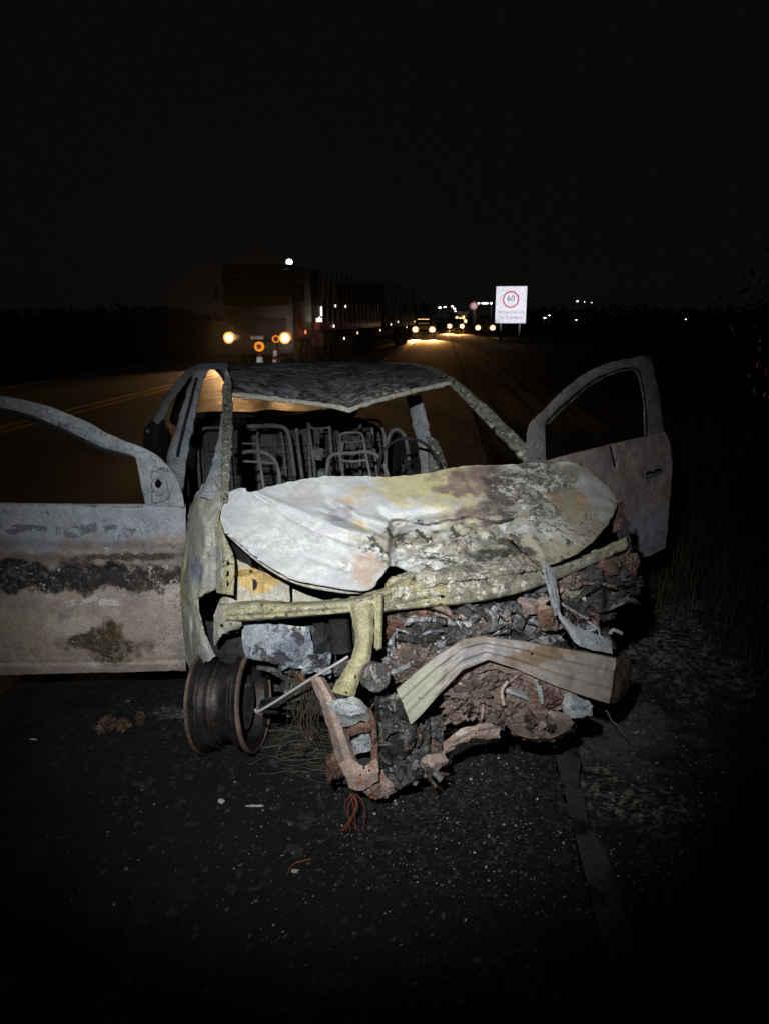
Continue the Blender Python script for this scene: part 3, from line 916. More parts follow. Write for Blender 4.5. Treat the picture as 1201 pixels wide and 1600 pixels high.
for i in range(16):                     # scraps of burnt trim still hanging on the seat back
    x, y = random.uniform(378, 640), random.uniform(672, 742)
    dd = 4.35 + (x - 500) * .0016
    w, h = random.uniform(3, 9), random.uniform(4, 12)
    sheet('trim_scrap', [[(x - w, y - h, dd), (x, y - h * 1.1, dd - .01), (x + w, y - h * .8, dd)], [(x - w * .8, y + h, dd), (x, y + h, dd - .02), (x + w * .7, y + h * 1.1, dd)]],
          random.choice((M_seat, M_tubes, M_seat, M_soot)), rs, nu=6, nv=5, thick=.004, amp=.02, scale=12, seed=i)

# --- left-hand fender, inner wing
sheet('front_fender', [[(330, 742, 3.0), (338, 760, 2.95), (346, 775, 2.90), (350, 785, 2.88)],
                       [(300, 785, 3.03), (318, 790, 2.92), (334, 800, 2.84), (340, 806, 2.80)],
                       [(290, 838, 3.02), (306, 842, 2.88), (328, 848, 2.78), (343, 850, 2.74)],
                       [(282, 895, 3.0), (300, 898, 2.86), (325, 904, 2.75), (346, 910, 2.70)],
                       [(282, 940, 3.0), (291, 942, 2.90), (300, 940, 2.84), (309, 936, 2.80)],
                       [(287, 1000, 3.0), (297, 1000, 2.88), (309, 998, 2.81), (320, 992, 2.78)],
                       [(296, 1048, 2.98), (308, 1042, 2.86), (322, 1034, 2.79), (336, 1026, 2.76)]],
      M_fender, car, nu=40, nv=80, thick=.006, amp=.016, scale=9, ridge=.022, jag=4,
      creases=[([(312, 790), (322, 850), (312, 930)], -.02, 6), ([(335, 830), (338, 900), (320, 990)], .02, 5)])
sheet('inner_wing', [[(338, 806, 2.80), (346, 826, 2.76), (356, 848, 2.74)], [(341, 850, 2.76), (352, 862, 2.72), (366, 876, 2.71)], [(338, 926, 2.72), (350, 928, 2.68), (364, 930, 2.67)]],
      M_support, car, nu=24, nv=50, thick=.006, amp=.008, holes=[(356, 880, 3, 5), (355, 896, 3, 5), (354, 912, 3, 5)])
sheet('wing_bracket', [[(344, 936, 2.70), (354, 934, 2.67), (364, 936, 2.66), (376, 942, 2.66)], [(334, 966, 2.71), (346, 962, 2.67), (360, 966, 2.65), (378, 974, 2.66)],
                       [(334, 1008, 2.74), (340, 998, 2.70), (350, 990, 2.68), (374, 982, 2.68)]], M_panel, car, nu=30, nv=20, thick=.006, amp=.012, scale=14, jag=3, holes=[(345, 978, 4, 4), (360, 976, 2.5, 2.5)])
sheet('lamp_housing', [[(366, 872, 2.84), (392, 886, 2.83), (420, 898, 2.82), (452, 914, 2.81)], [(368, 906, 2.80), (396, 910, 2.79), (424, 916, 2.78), (452, 926, 2.78)], [(370, 946, 2.77), (398, 948, 2.76), (424, 948, 2.76), (452, 948, 2.76)]],
      M_panel, car, nu=36, nv=28, thick=.008, amp=.006, scale=10, jag=2, crisp=True, creases=[([(372, 896), (420, 888)], .02, 3), ([(410, 890), (412, 948)], -.008, 3)])
sheet('lamp_housing', [[(457, 920, 2.82), (480, 930, 2.80), (506, 938, 2.79)], [(457, 950, 2.77), (480, 950, 2.76), (508, 948, 2.76)]], M_panel, car, nu=20, nv=14, thick=.008, amp=.006, crisp=True)
quad('hood_shade_sheet', (CAR(-.60, .10, .40), CAR(-.10, .10, .40), CAR(-.10, .22, .72), CAR(-.60, .22, .74)), M_soot, car, amp=.03)  # dark sheet added behind the housings for the shade under the hood
sheet('battery_tray', [[(379, 974, 2.72), (410, 975, 2.68), (440, 976, 2.67), (482, 980, 2.68)], [(378, 1000, 2.71), (410, 1003, 2.66), (440, 1004, 2.66), (488, 1008, 2.67)],
                       [(384, 1024, 2.70), (410, 1030, 2.66), (438, 1026, 2.66), (496, 1030, 2.66)], [(396, 1032, 2.70), (414, 1034, 2.68), (440, 1040, 2.66), (486, 1046, 2.66)]],
      M_tray, car, nu=50, nv=34, thick=.008, amp=.010, scale=11, ridge=.010, jag=2, holes=[(458, 984, 2.5, 2.5), (468, 982, 2.5, 2.5), (449, 1040, 3, 3)])
def tangle(name, rows, mat, amp, seed, nu=130, nv=100, parent=None):
    def facet(q, k):
        dd, pp = mn.voronoi(q)
        c = pp[0]
        t = mn.noise_vector(c * 3.7 + Vector((k, k, k)))
        return .55 * mn.noise(c * 2.9 + Vector((k, 0, 5))) + t.dot(q - c) * .9 - .25 * max(0, .12 - (dd[1] - dd[0]))

    def wf(x, y):
        q = Vector((x * .030, y * .030, seed))
        w = q + mn.noise_vector(q * .8) * .5
        return amp * (facet(w * .75, 1) + .45 * facet(w * 1.9, 2) + .12 * mn.fractal(q * 5, .7, 2, 3))
    return sheet(name, rows, mat, parent or car, nu=nu, nv=nv, thick=.006, amp=.003, scale=20, jag=8, seed=seed, warp=wf)


# --- radiator support and hood latch
top = [(343, 942, 2.70), (400, 938, 2.66), (470, 940, 2.62), (545, 934, 2.57), (588, 922, 2.56), (620, 910, 2.57), (660, 901, 2.58), (720, 892, 2.61), (780, 888, 2.64), (840, 882, 2.70), (900, 872, 2.78), (978, 838, 2.92)]
f1 = [(346, 946, 2.65), (400, 943, 2.60), (470, 945, 2.56), (545, 939, 2.51), (588, 930, 2.50), (620, 920, 2.51), (660, 912, 2.53), (720, 902, 2.56), (780, 896, 2.60), (840, 889, 2.66), (900, 878, 2.75), (978, 842, 2.90)]
f2 = [(348, 958, 2.63), (400, 956, 2.585), (470, 953, 2.545), (545, 948, 2.50), (588, 944, 2.49), (620, 936, 2.51), (660, 928, 2.52), (720, 920, 2.55), (780, 912, 2.60), (840, 902, 2.66), (900, 884, 2.75), (978, 850, 2.90)]
f3 = [(352, 970, 2.64), (400, 968, 2.60), (470, 963, 2.56), (545, 957, 2.51), (588, 957, 2.50), (620, 952, 2.515), (660, 948, 2.53), (720, 942, 2.56), (780, 932, 2.61), (840, 916, 2.67), (900, 892, 2.76), (978, 858, 2.91)]
f4 = [(354, 972, 2.69), (400, 970, 2.66), (470, 965, 2.62), (545, 959, 2.57), (588, 959, 2.56), (620, 954, 2.57), (660, 950, 2.59), (720, 944, 2.62), (780, 934, 2.66), (840, 917, 2.72), (900, 893, 2.80), (978, 859, 2.95)]
rad = sheet('radiator_support', [top, f1, f2, f3, f4], M_support, car, nu=200, nv=34, thick=.006, amp=.010, scale=15, ridge=.010, jag=3,
            creases=[([(620, 946), (660, 938), (690, 934)], .02, 4), ([(640, 925), (740, 908), (830, 893)], .012, 3), ([(560, 935), (600, 928), (640, 900)], -.02, 5), ([(360, 964), (470, 957), (540, 952)], .010, 3)],
            holes=[(848, 897, 3, 3), (690, 932, 2.5, 2.5)])
tangle('torn_flange', [[(604, 905, 2.60), (650, 888, 2.62), (700, 882, 2.63), (760, 876, 2.66), (820, 866, 2.70), (842, 876, 2.70)], [(602, 922, 2.55), (650, 905, 2.55), (700, 896, 2.56), (760, 892, 2.59), (820, 882, 2.65), (846, 884, 2.67)], [(600, 940, 2.51), (650, 922, 2.52), (700, 908, 2.54), (760, 902, 2.57), (820, 892, 2.63), (846, 890, 2.66)]], M_support, .035, 2.0, 120, 30, parent=rad)
sheet('hood_latch_bracket', [[(546, 944, 2.50), (556, 942, 2.475), (572, 942, 2.47), (584, 944, 2.49)], [(550, 975, 2.48), (560, 974, 2.455), (574, 974, 2.45), (584, 976, 2.47)],
                             [(555, 1000, 2.47), (562, 1001, 2.445), (574, 1003, 2.44), (582, 1004, 2.46)], [(546, 1032, 2.45), (554, 1036, 2.425), (566, 1040, 2.42), (575, 1042, 2.44)],
                             [(526, 1064, 2.44), (536, 1067, 2.41), (550, 1068, 2.41), (560, 1066, 2.43)], [(518, 1080, 2.44), (530, 1084, 2.415), (544, 1088, 2.41), (553, 1090, 2.43)]],
      M_latch, car, nu=26, nv=60, thick=.006, amp=.006, scale=16, jag=1.5, holes=[(562, 996, 1.8, 1.8), (540, 1084, 4, 3), (556, 1058, 3, 4)])
sheet('latch_flange', [[(584, 928, 2.45), (592, 927, 2.44), (598, 927, 2.46)], [(585, 970, 2.44), (592, 970, 2.43), (597, 970, 2.45)], [(584, 1012, 2.44), (590, 1014, 2.43), (596, 1013, 2.45)]],
      M_latch, car, nu=10, nv=40, thick=.006, amp=.004, creases=[([(591, 930), (590, 1012)], .012, 2.5)])
# right-hand bracket
sheet('radiator_bracket', [[(845, 884, 2.62), (853, 882, 2.60), (862, 888, 2.62)], [(850, 905, 2.62), (858, 904, 2.60), (868, 906, 2.62)], [(858, 935, 2.62), (864, 934, 2.60), (873, 935, 2.62)], [(864, 962, 2.62), (869, 962, 2.60), (874, 960, 2.62)]],
      M_pillar, car, nu=12, nv=40, thick=.006, amp=.003, crisp=True, creases=[([(851, 890), (870, 960)], .012, 2)], holes=[(862, 955, 2, 2)])
sheet('bumper_bracket', [[(868, 950, 2.62), (880, 966, 2.60), (898, 978, 2.60), (925, 988, 2.62), (954, 1002, 2.64)], [(872, 966, 2.60), (886, 984, 2.57), (904, 994, 2.57), (926, 1002, 2.59), (955, 1012, 2.61)], [(880, 980, 2.61), (896, 1004, 2.58), (906, 1010, 2.58), (926, 1016, 2.60), (956, 1022, 2.62)]],
      M_pillar, car, nu=33, nv=17, thick=.006, amp=.004, scale=14, jag=1.5, crisp=True, holes=[(932, 1006, 2, 2)])
# --- crash beam, torn loose and bent
UP = [(618, 1076, 2.42), (645, 1052, 2.41), (680, 1024, 2.395), (722, 998, 2.39), (753, 993, 2.43), (811, 1000, 2.47), (868, 1010, 2.52), (920, 1019, 2.57), (962, 1027, 2.61)]
LO = [(642, 1134, 2.41), (660, 1116, 2.40), (684, 1088, 2.395), (722, 1048, 2.39), (762, 1032, 2.43), (804, 1046, 2.46), (868, 1074, 2.51), (915, 1091, 2.56), (951, 1102, 2.59)]


def lerp3(a, b, t, dd):
    return tuple(p + (q - p) * t for p, q in zip(a, b))[:2] + (a[2] + (b[2] - a[2]) * t + dd,)


beam_rows = [[lerp3(a, b, t, dd * .42 if 0 < t < 1 else dd) for a, b in zip(UP, LO)] for t, dd in ((0, .05), (.03, .0), (.16, -.022), (.27, -.024), (.33, -.006), (.42, -.004), (.5, -.026), (.63, -.027), (.70, -.008), (.78, -.004), (.88, -.020), (.97, -.012), (1, .05))]
beam = sheet('bumper_beam', beam_rows, M_beam, car, nu=97, nv=73, thick=.006, amp=.005, scale=11, jag=1.5, crisp=True,
             creases=[([(690, 1100), (700, 1050), (716, 1000)], .016, 7), ([(760, 1036), (772, 1010), (775, 992)], -.012, 8), ([(800, 1000), (812, 1046)], .008, 6), ([(870, 1012), (900, 1050), (890, 1082)], .009, 8)], holes=[(833, 1022, 3, 3), (655, 1092, 2.5, 2.5), (905, 1052, 2.2, 2.2)])
sheet('beam_flange', [[(700, 1068, 2.44), (722, 1046, 2.45), (765, 1030, 2.46), (800, 1046, 2.49), (850, 1068, 2.53), (900, 1088, 2.57)], [(712, 1066, 2.47), (735, 1056, 2.48), (768, 1046, 2.49), (802, 1056, 2.52), (850, 1078, 2.56), (898, 1096, 2.60)]],
      M_rail, beam, nu=40, nv=8, thick=.006, amp=.006, jag=3)
sheet('beam_end', [[(960, 1028, 2.64), (974, 1028, 2.72), (988, 1036, 2.82)], [(956, 1064, 2.62), (972, 1064, 2.70), (984, 1062, 2.82)], [(950, 1100, 2.62), (964, 1096, 2.70), (974, 1086, 2.80)]], M_rust, beam, nu=14, nv=16, thick=.008, amp=.02, scale=14, jag=4)
# --- left longitudinal rail, bent down to the tarmac
rail = sheet('frame_rail', [[(482, 1060, 2.52), (492, 1058, 2.49), (500, 1058, 2.48), (506, 1060, 2.50)], [(498, 1094, 2.49), (510, 1092, 2.45), (519, 1091, 2.45), (525, 1090, 2.49)],
                            [(511, 1136, 2.48), (522, 1134, 2.44), (532, 1132, 2.44), (538, 1130, 2.48)], [(525, 1184, 2.48), (536, 1182, 2.44), (548, 1180, 2.44), (554, 1178, 2.48)],
                            [(539, 1218, 2.48), (550, 1214, 2.44), (560, 1208, 2.44), (566, 1204, 2.48)]], M_rail, car, nu=22, nv=60, thick=.008, amp=.006, scale=18, jag=2, crisp=True, holes=[(515, 1106, 2, 2), (541, 1196, 2, 2)])
sheet('rail_bracket', [[(508, 1098, 2.43), (530, 1092, 2.42), (556, 1090, 2.42), (572, 1104, 2.44)], [(528, 1120, 2.41), (540, 1116, 2.40), (562, 1112, 2.40), (576, 1118, 2.43)], [(534, 1138, 2.44), (546, 1134, 2.43), (566, 1126, 2.43), (578, 1130, 2.45)]],
      M_pillar, rail, nu=26, nv=18, thick=.006, amp=.008, scale=16, jag=2, creases=[([(528, 1112), (548, 1118), (570, 1112)], -.02, 4)])
sheet('rail_box', [[(538, 1140, 2.44), (556, 1132, 2.42), (578, 1126, 2.44)], [(548, 1152, 2.43), (560, 1146, 2.41), (580, 1142, 2.43)]], M_rust, rail, nu=14, nv=10, thick=.008, amp=.008, scale=16, jag=2)
sheet('rail_box', [[(549, 1158, 2.45), (562, 1150, 2.43), (578, 1148, 2.44)], [(553, 1180, 2.46), (566, 1176, 2.44), (582, 1172, 2.46)]], M_pillar, rail, nu=14, nv=12, thick=.008, amp=.008, scale=16, jag=1.5)
band('rail_side', [(573, 1106, 2.46), (578, 1140, 2.455), (580, 1180, 2.46), (583, 1220, 2.46)], [(581, 1106, 2.46), (588, 1140, 2.455), (590, 1175, 2.46), (593, 1208, 2.46)], M_rust, rail, n=24, bulge=.01, back=.05, amp=.008, scale=16, sq=.5)
sheet('rail_end_plate', [[(530, 1192, 2.44), (548, 1186, 2.43), (568, 1198, 2.43), (588, 1186, 2.44)], [(538, 1212, 2.43), (552, 1212, 2.42), (570, 1212, 2.42), (592, 1206, 2.44)], [(545, 1230, 2.44), (556, 1236, 2.43), (570, 1234, 2.43), (588, 1222, 2.45)]],
      M_rail, rail, nu=46, nv=31, thick=.007, amp=.005, scale=16, jag=2, crisp=True, holes=[(568, 1200, 2.2, 2.2), (577, 1204, 2.2, 2.2), (563, 1211, 2.2, 2.2)])
tangle('rail_tip', [[(560, 1212, 2.50), (590, 1204, 2.49), (622, 1200, 2.51)], [(566, 1234, 2.47), (592, 1230, 2.46), (622, 1222, 2.48)], [(578, 1248, 2.48), (598, 1246, 2.47), (618, 1238, 2.49)]], M_rail, .06, 3.3, 50, 40)
lump('rail_rust', P(522, 1195, 2.52), (.03, .05, .05), M_rust, rail, 5, .6)
# --- engine and the tangle round it
eng = thing
lump('engine_block', CAR(-.02, .02, .40), (.34, .24, .24), M_char, car, 1, .55, 5, 2.2)
lump('gearbox', CAR(-.40, .06, .34), (.20, .2, .17), M_char, car, 4, .55, 4, 2.2)
lump('engine_head', P(690, 1000, 2.66), (.16, .11, .10), M_char, car, 9, .6, 5, 2.6)
lump('engine_rust', P(650, 1044, 2.56), (.07, .05, .085), M_brown0, car, 14, .6, 5, 3.4)
lump('subframe_casting', P(738, 1080, 2.52), (.100, .06, .070), M_brown0, car, 21, .65, 5, 3.6)
lump('starter_motor', P(848, 1090, 2.56), (.055, .05, .035), M_rust, car, 23, .5, 4, 2.0)
lump('engine_mount', P(775, 1105, 2.53), (.07, .06, .05), M_brown0, car, 27, .6, 4, 3.0)
lump('alternator', P(880, 950, 2.85), (.09, .07, .08), M_char, car, 31, .6, 4, 2.6)
lump('manifold', P(640, 968, 2.62), (.10, .06, .04), M_rust, car, 33, .55, 4, 2.6)
lump('inner_wreckage', P(930, 920, 2.92), (.12, .10, .09), M_char, car, 37, .7, 5, 3.0)
tangle('sump_pan', [[(598, 1092, 2.46), (612, 1084, 2.44), (632, 1082, 2.44), (648, 1090, 2.46)], [(596, 1130, 2.44), (612, 1128, 2.41), (632, 1128, 2.41), (650, 1132, 2.44)], [(600, 1165, 2.46), (612, 1174, 2.43), (630, 1176, 2.43), (648, 1160, 2.46)], [(606, 1182, 2.50), (616, 1188, 2.48), (628, 1188, 2.48), (644, 1172, 2.5)]], M_ashy2, .055, 5.5, 70, 80)
lathe('pulley', [(.0, -.012), (.022, -.012), (.03, -.006), (.038, -.012), (.046, -.006), (.046, .03), (.03, .036), (0, .036)], M_ashy2, car,
      Matrix.Translation(P(583, 1056, 2.42)) @ Matrix.Rotation(math.radians(75), 4, 'X') @ Matrix.Rotation(.4, 4, 'Y'), 28, world=True)
for i, (x, y) in enumerate(((574, 1040), (596, 1046))):
    lump('pulley_boss', P(x, y, 2.45), (.018, .018, .02), M_rust, car, 40 + i, .4, 2)
# accordion air hose
bm = bmesh.new()
hp = [P(530, 966 + i * 3.4, 2.62) + Vector((.004 * i * .3, 0, 0)) for i in range(17)]
rings = []
add_tube(bm, hp, .001, 4)
bm.clear()
for i in range(17):
    pass
prof = []
for i in range(34):
    prof.append((.030 + (.006 if i % 2 else 0), i * .0036))
add_lathe(bm, prof, Matrix.Translation(P(534, 1020, 2.64)) @ Matrix.Rotation(math.radians(-14), 4, 'X') @ Matrix.Rotation(math.radians(-6), 4, 'Y'), 20)
wlink('air_hose', finish(bm, 'air_hose', .5), M_soot, car)
tube('prop_rod', [P(399, 1108, 2.60), P(402, 1112, 2.59), P(430, 1096, 2.57), P(480, 1064, 2.52), P(524, 1038, 2.49), P(543, 1026, 2.50)], .0045, M_rod, car, n=16)
# lower right: pale straps, plate with holes
sheet('suspension_strap', [[(690, 1160, 2.50), (710, 1144, 2.49), (735, 1134, 2.49), (758, 1128, 2.50), (778, 1120, 2.52)], [(692, 1172, 2.49), (712, 1156, 2.47), (736, 1146, 2.47), (760, 1142, 2.48), (780, 1140, 2.50)], [(694, 1178, 2.51), (714, 1164, 2.49), (738, 1154, 2.49), (760, 1154, 2.50), (779, 1152, 2.52)]],
      M_rail, car, nu=41, nv=19, thick=.007, amp=.010, scale=18, jag=5, crisp=True, creases=[([(692, 1168), (736, 1146), (778, 1138)], .012, 3)], holes=[(764, 1144, 2, 2), (742, 1146, 1.6, 1.6)])
sheet('torn_scrap', [[(654, 1190, 2.47), (672, 1180, 2.46), (694, 1174, 2.48)], [(656, 1204, 2.45), (676, 1194, 2.44), (698, 1188, 2.46)], [(660, 1216, 2.47), (676, 1210, 2.46), (690, 1198, 2.48)]], M_rail, car, nu=25, nv=17, thick=.006, amp=.012, scale=18, jag=6, crisp=True)
sheet('subframe_plate', [[(786, 1116, 2.50), (815, 1106, 2.50), (850, 1108, 2.52), (892, 1116, 2.55)], [(790, 1132, 2.475), (820, 1130, 2.46), (855, 1130, 2.48), (896, 1130, 2.52)], [(798, 1146, 2.49), (825, 1154, 2.475), (860, 1154, 2.49), (888, 1142, 2.53)], [(812, 1152, 2.53), (830, 1159, 2.52), (862, 1158, 2.53), (882, 1148, 2.56)]],
      M_brown, car, nu=64, nv=37, thick=.01, amp=.005, scale=16, jag=4, crisp=True, creases=[([(795, 1128), (840, 1120), (890, 1122)], .015, 4)], holes=[(836, 1132, 4.5, 4), (852, 1141, 5, 4.5), (853, 1121, 3, 2.5), (872, 1134, 3, 3)])
sheet('beam_bracket', [[(880, 1082, 2.56), (892, 1084, 2.55), (906, 1090, 2.56)], [(876, 1100, 2.54), (896, 1102, 2.52), (926, 1102, 2.54)], [(880, 1118, 2.55), (898, 1122, 2.53), (922, 1120, 2.55)]], M_pillar, car, nu=25, nv=19, thick=.006, amp=.010, scale=18, jag=3, crisp=True, holes=[(896, 1108, 2, 2), (912, 1106, 1.6, 1.6)])
# torn sheet pieces in the engine bay
random.seed(5)
scraps = [(612, 985, 2.60, 18, 12, M_rust), (660, 985, 2.58, 26, 10, M_char), (705, 965, 2.62, 20, 8, M_rail), (770, 972, 2.62, 9, 26, M_pillar), (800, 985, 2.66, 22, 16, M_char), (832, 945, 2.68, 22, 14, M_rail), (852, 965, 2.66, 14, 16, M_rust),
          (892, 918, 2.76, 22, 18, M_panel), (922, 905, 2.80, 20, 16, M_char), (905, 955, 2.80, 14, 20, M_char), (968, 800, 2.96, 8, 22, M_rust), (975, 835, 2.95, 10, 20, M_char), (945, 885, 2.86, 20, 14, M_rust), (982, 890, 2.92, 12, 22, M_rust), (990, 912, 2.90, 8, 14, M_soot), (940, 940, 2.82, 14, 26, M_soot),
          (458, 1030, 2.68, 18, 14, M_tray), (505, 1000, 2.66, 12, 22, M_soot), (495, 1040, 2.62, 22, 14, M_tray), (470, 1060, 2.70, 10, 8, M_rust), (440, 1100, 2.72, 30, 10, M_soot), (660, 1160, 2.52, 12, 30, M_char), (715, 1110, 2.56, 22, 20, M_char), (812, 1070, 2.58, 18, 14, M_char), (650, 1205, 2.50, 14, 12, M_char), (622, 1195, 2.50, 18, 14, M_char), (596, 1100, 2.5, 8, 24, M_soot), (560, 1195, 2.56, 26, 30, M_soot), (350, 1000, 2.86, 30, 36, M_soot), (752, 1060, 2.6, 26, 14, M_rust),
          (690, 1010, 2.55, 16, 8, M_pillar), (742, 1008, 2.60, 12, 8, M_tray), (868, 1040, 2.7, 22, 30, M_soot)]
for i, (x, y, d, w, h, m) in enumerate(scraps):
    r = lambda s: random.uniform(-s, s)
    g = [[(x - w + r(w * .3), y - h + r(h * .4), d + r(.04)), (x + r(w * .3), y - h + r(h * .4), d + r(.04) - .02), (x + w + r(w * .3), y - h + r(h * .4), d + r(.04))],
         [(x - w + r(w * .3), y + r(h * .3), d + r(.04) - .01), (x, y, d - .03), (x + w + r(w * .3), y + r(h * .3), d + r(.04))],
         [(x - w + r(w * .3), y + h + r(h * .4), d + r(.04)), (x + r(w * .3), y + h + r(h * .4), d + r(.04)), (x + w + r(w * .3), y + h + r(h * .4), d + r(.04))]]
    sheet('torn_metal', g, m, car, nu=19, nv=19, thick=.006, amp=.014, scale=16, jag=5, seed=i * 1.3, crisp=True)
# smaller brackets, plates, pipe stubs and bolts in the open engine bay
random.seed(77)
poly_top = lambda x: lin(x, [(600, 965), (700, 955), (800, 945), (870, 935), (960, 895)])
poly_bot = lambda x: lin(x, [(600, 1080), (660, 1050), (700, 1010), (760, 1000), (860, 1010), (960, 1000)])
tangle('crushed_radiator', [[(598, 950, 2.66), (690, 935, 2.66), (780, 925, 2.72), (850, 918, 2.78)], [(596, 1000, 2.64), (690, 980, 2.63), (780, 968, 2.68), (860, 965, 2.74)], [(600, 1060, 2.60), (690, 1030, 2.58), (780, 1010, 2.64), (880, 1010, 2.72)]], M_ashy, .12, 1.0)
tangle('crushed_wing', [[(852, 890, 2.82), (910, 875, 2.86), (985, 852, 2.96)], [(858, 930, 2.78), (915, 915, 2.82), (985, 895, 2.94)], [(866, 985, 2.76), (920, 970, 2.80), (975, 945, 2.92)]], M_brown, .12, 4.0, 110, 90)
tangle('crushed_cross_member', [[(690, 1058, 2.56), (770, 1040, 2.56), (850, 1062, 2.60), (885, 1080, 2.64)], [(694, 1090, 2.52), (770, 1080, 2.51), (840, 1090, 2.55), (878, 1100, 2.60)], [(700, 1130, 2.53), (765, 1118, 2.52), (820, 1112, 2.56), (860, 1108, 2.6)]], M_brown, .10, 7.0, 110, 70)
tangle('crushed_subframe', [[(592, 1130, 2.54), (640, 1120, 2.53), (690, 1120, 2.55)], [(590, 1175, 2.52), (640, 1175, 2.50), (690, 1165, 2.53)], [(588, 1232, 2.50), (630, 1228, 2.48), (672, 1206, 2.52)]], M_ashy2, .10, 9.0, 90, 90)
for i in range(70):
    if i < 46:
        x = random.uniform(605, 962)
        y = random.uniform(poly_top(x), poly_bot(x))
        d = 2.53 + max(0, x - 700) * .0010 + random.uniform(-.01, .09)
    elif i < 58:
        x = random.uniform(690, 870)
        y = random.uniform(1056, 1110) + (8 if x < 790 else 0)
        d = 2.46 + random.uniform(-.01, .05) + max(0, x - 780) * .0008
    else:
        x, y = random.uniform(590, 685), random.uniform(1140, 1222)
        d = 2.45 + random.uniform(0, .05)
    w, h = random.uniform(14, 36), random.uniform(2.5, 7)
    a = random.choice((.5, .9, 1.2, 1.6, 2.1, 2.6, 2.9, .1)) + random.uniform(-.3, .3)
    m = random.choice((M_ashy, M_brown, M_char, M_brown, M_rail, M_pillar) if i >= 46 else (M_ashy, M_pillar, M_brown, M_char, M_ashy, M_tray))
    if i % 4 < 3:                        # torn strip: a bent channel of sheet metal
        def q(u, v, e):
            uu, vv = u * w, v * h + 5 * math.sin(u * 1.3 + i) + random.uniform(-1, 1)
            return (x + uu * math.cos(a) - vv * math.sin(a), y + uu * math.sin(a) + vv * math.cos(a), d + e + .02 * math.sin(u * 2 + i) + random.uniform(-.006, .006))
        g = [[q(u, -1, .012) for u in (-1, -.5, 0, .5, 1)], [q(u, -.5, -.008) for u in (-1, -.5, 0, .5, 1)], [q(u, .5, -.008) for u in (-1, -.5, 0, .5, 1)], [q(u, 1, .012) for u in (-1, -.5, 0, .5, 1)]]
        sheet('torn_strip', g, m, car, nu=21, nv=10, thick=.004, amp=.004, scale=22, jag=3, seed=i * .7, crisp=True, holes=[(x, y, 1.8, 1.8)] if h > 5 and i % 2 else ())
    else:
        L_ = random.uniform(16, 50)
        p0 = P(x - L_ * math.cos(a) / 2, y - L_ * math.sin(a) / 2, d + random.uniform(-.03, .03))
        p1 = P(x + L_ * math.cos(a) / 2, y + L_ * math.sin(a) / 2, d + random.uniform(-.03, .03))
        tube('pipe', [p0, (p0 + p1) / 2 + Vector((random.uniform(-.02, .02), 0, random.uniform(-.02, .02))), p1], random.uniform(.003, .009), m, car, n=9, sides=9)
# cables and hoses
random.seed(9)
for i in range(46):
    x0, y0 = random.uniform(600, 930), random.uniform(940, 1100)
    d0 = 2.56 + random.uniform(0, .16) + max(0, x0 - 760) * .0008
    pts = [(x0, y0, d0)]
    for s in range(4):
        pts.append((pts[-1][0] + random.uniform(-26, 26), pts[-1][1] + random.uniform(-8, 26), pts[-1][2] + random.uniform(-.03, .03)))
    tube('burnt_cable', [P(*p) for p in pts], random.choice((.002, .003, .004, .006)), random.choice((M_rod, M_char, M_rust, M_tubes, M_steelwire)), car, n=14, sides=5)
for i in range(14):
    x = 884 + random.uniform(0, 22)
    pts = [(915 + random.uniform(-6, 6), 915, 2.84), (926 + random.uniform(-6, 6), 950, 2.82), (930 + random.uniform(-8, 8), 985, 2.82)]
    tube('burnt_cable', [P(*p) for p in pts], .003, M_rust, car, n=10, sides=5)
# hanging steel cords by the wheel
bm = bmesh.new()
for i in range(34):
    x = random.uniform(448, 500)
    pts = [(x, 1040 + random.uniform(0, 40), 2.68), (x + random.uniform(-8, 8), 1090, 2.66), (x + random.uniform(-16, 16), 1130, 2.68), (x + random.uniform(-30, 30), 1150 + random.uniform(0, 30), 2.70)]
    pts = [P(*p) for p in pts]
    for p in pts:
        p.z = max(p.z, .01)
    add_tube(bm, resample([tuple(p) for p in pts], 8), .0011, 3)
o = wlink('hanging_cords', finish(bm, 'hanging_cords'), M_steelwire, car)
o['kind'] = 'stuff'
bm = bmesh.new()
for i in range(7):
    a = P(552 + random.uniform(-6, 6), 1240, 2.46)
    pts = [a, a + Vector((random.uniform(-.03, .03), -.04, -.02)), a + Vector((random.uniform(-.04, .03), -.07, -.09))]
    for p in pts:
        p.z = max(p.z, .008)
    add_tube(bm, resample([tuple(p) for p in pts], 7), .0012, 4)
o = wlink('copper_strands', finish(bm, 'copper_strands'), M_wire, car)
o['kind'] = 'stuff'

# --- bare front wheel
wc = P(358, 1086, 2.84)
wc.z = .195
ax = Vector((math.cos(math.radians(-8)), math.sin(math.radians(-8)), .10)).normalized()      # axle, toward the car
MW = Matrix.Translation(wc) @ ax.to_track_quat('Z', 'Y').to_matrix().to_4x4() @ Matrix.Diagonal((.94, .94, .86, 1))
wheel = lathe('wheel', [(.152, -.105), (.172, -.105), (.193, -.112), (.198, -.10), (.190, -.092), (.178, -.085), (.176, -.05), (.158, -.03), (.150, .0), (.155, .03), (.172, .055), (.176, .085), (.189, .095), (.197, .105), (.192, .116), (.172, .108), (.160, .1), (.148, .05), (.140, 0), (.150, -.06)],
              M_wheel, car, MW, 56, close=True, world=True)
lathe('wheel_disc', [(.02, -.03), (.05, -.035), (.06, -.06), (.11, -.062), (.13, -.05), (.150, -.058), (.150, -.05), (.13, -.04), (.11, -.05), (.06, -.05), (.05, -.02), (.02, -.02)], M_lip, wheel, MW, 40, close=True, world=True)
lathe('rim_lip', [(.194, -.118), (.203, -.114), (.203, -.104), (.194, -.100), (.188, -.108)], M_lip, wheel, MW, 56, close=True, world=True)
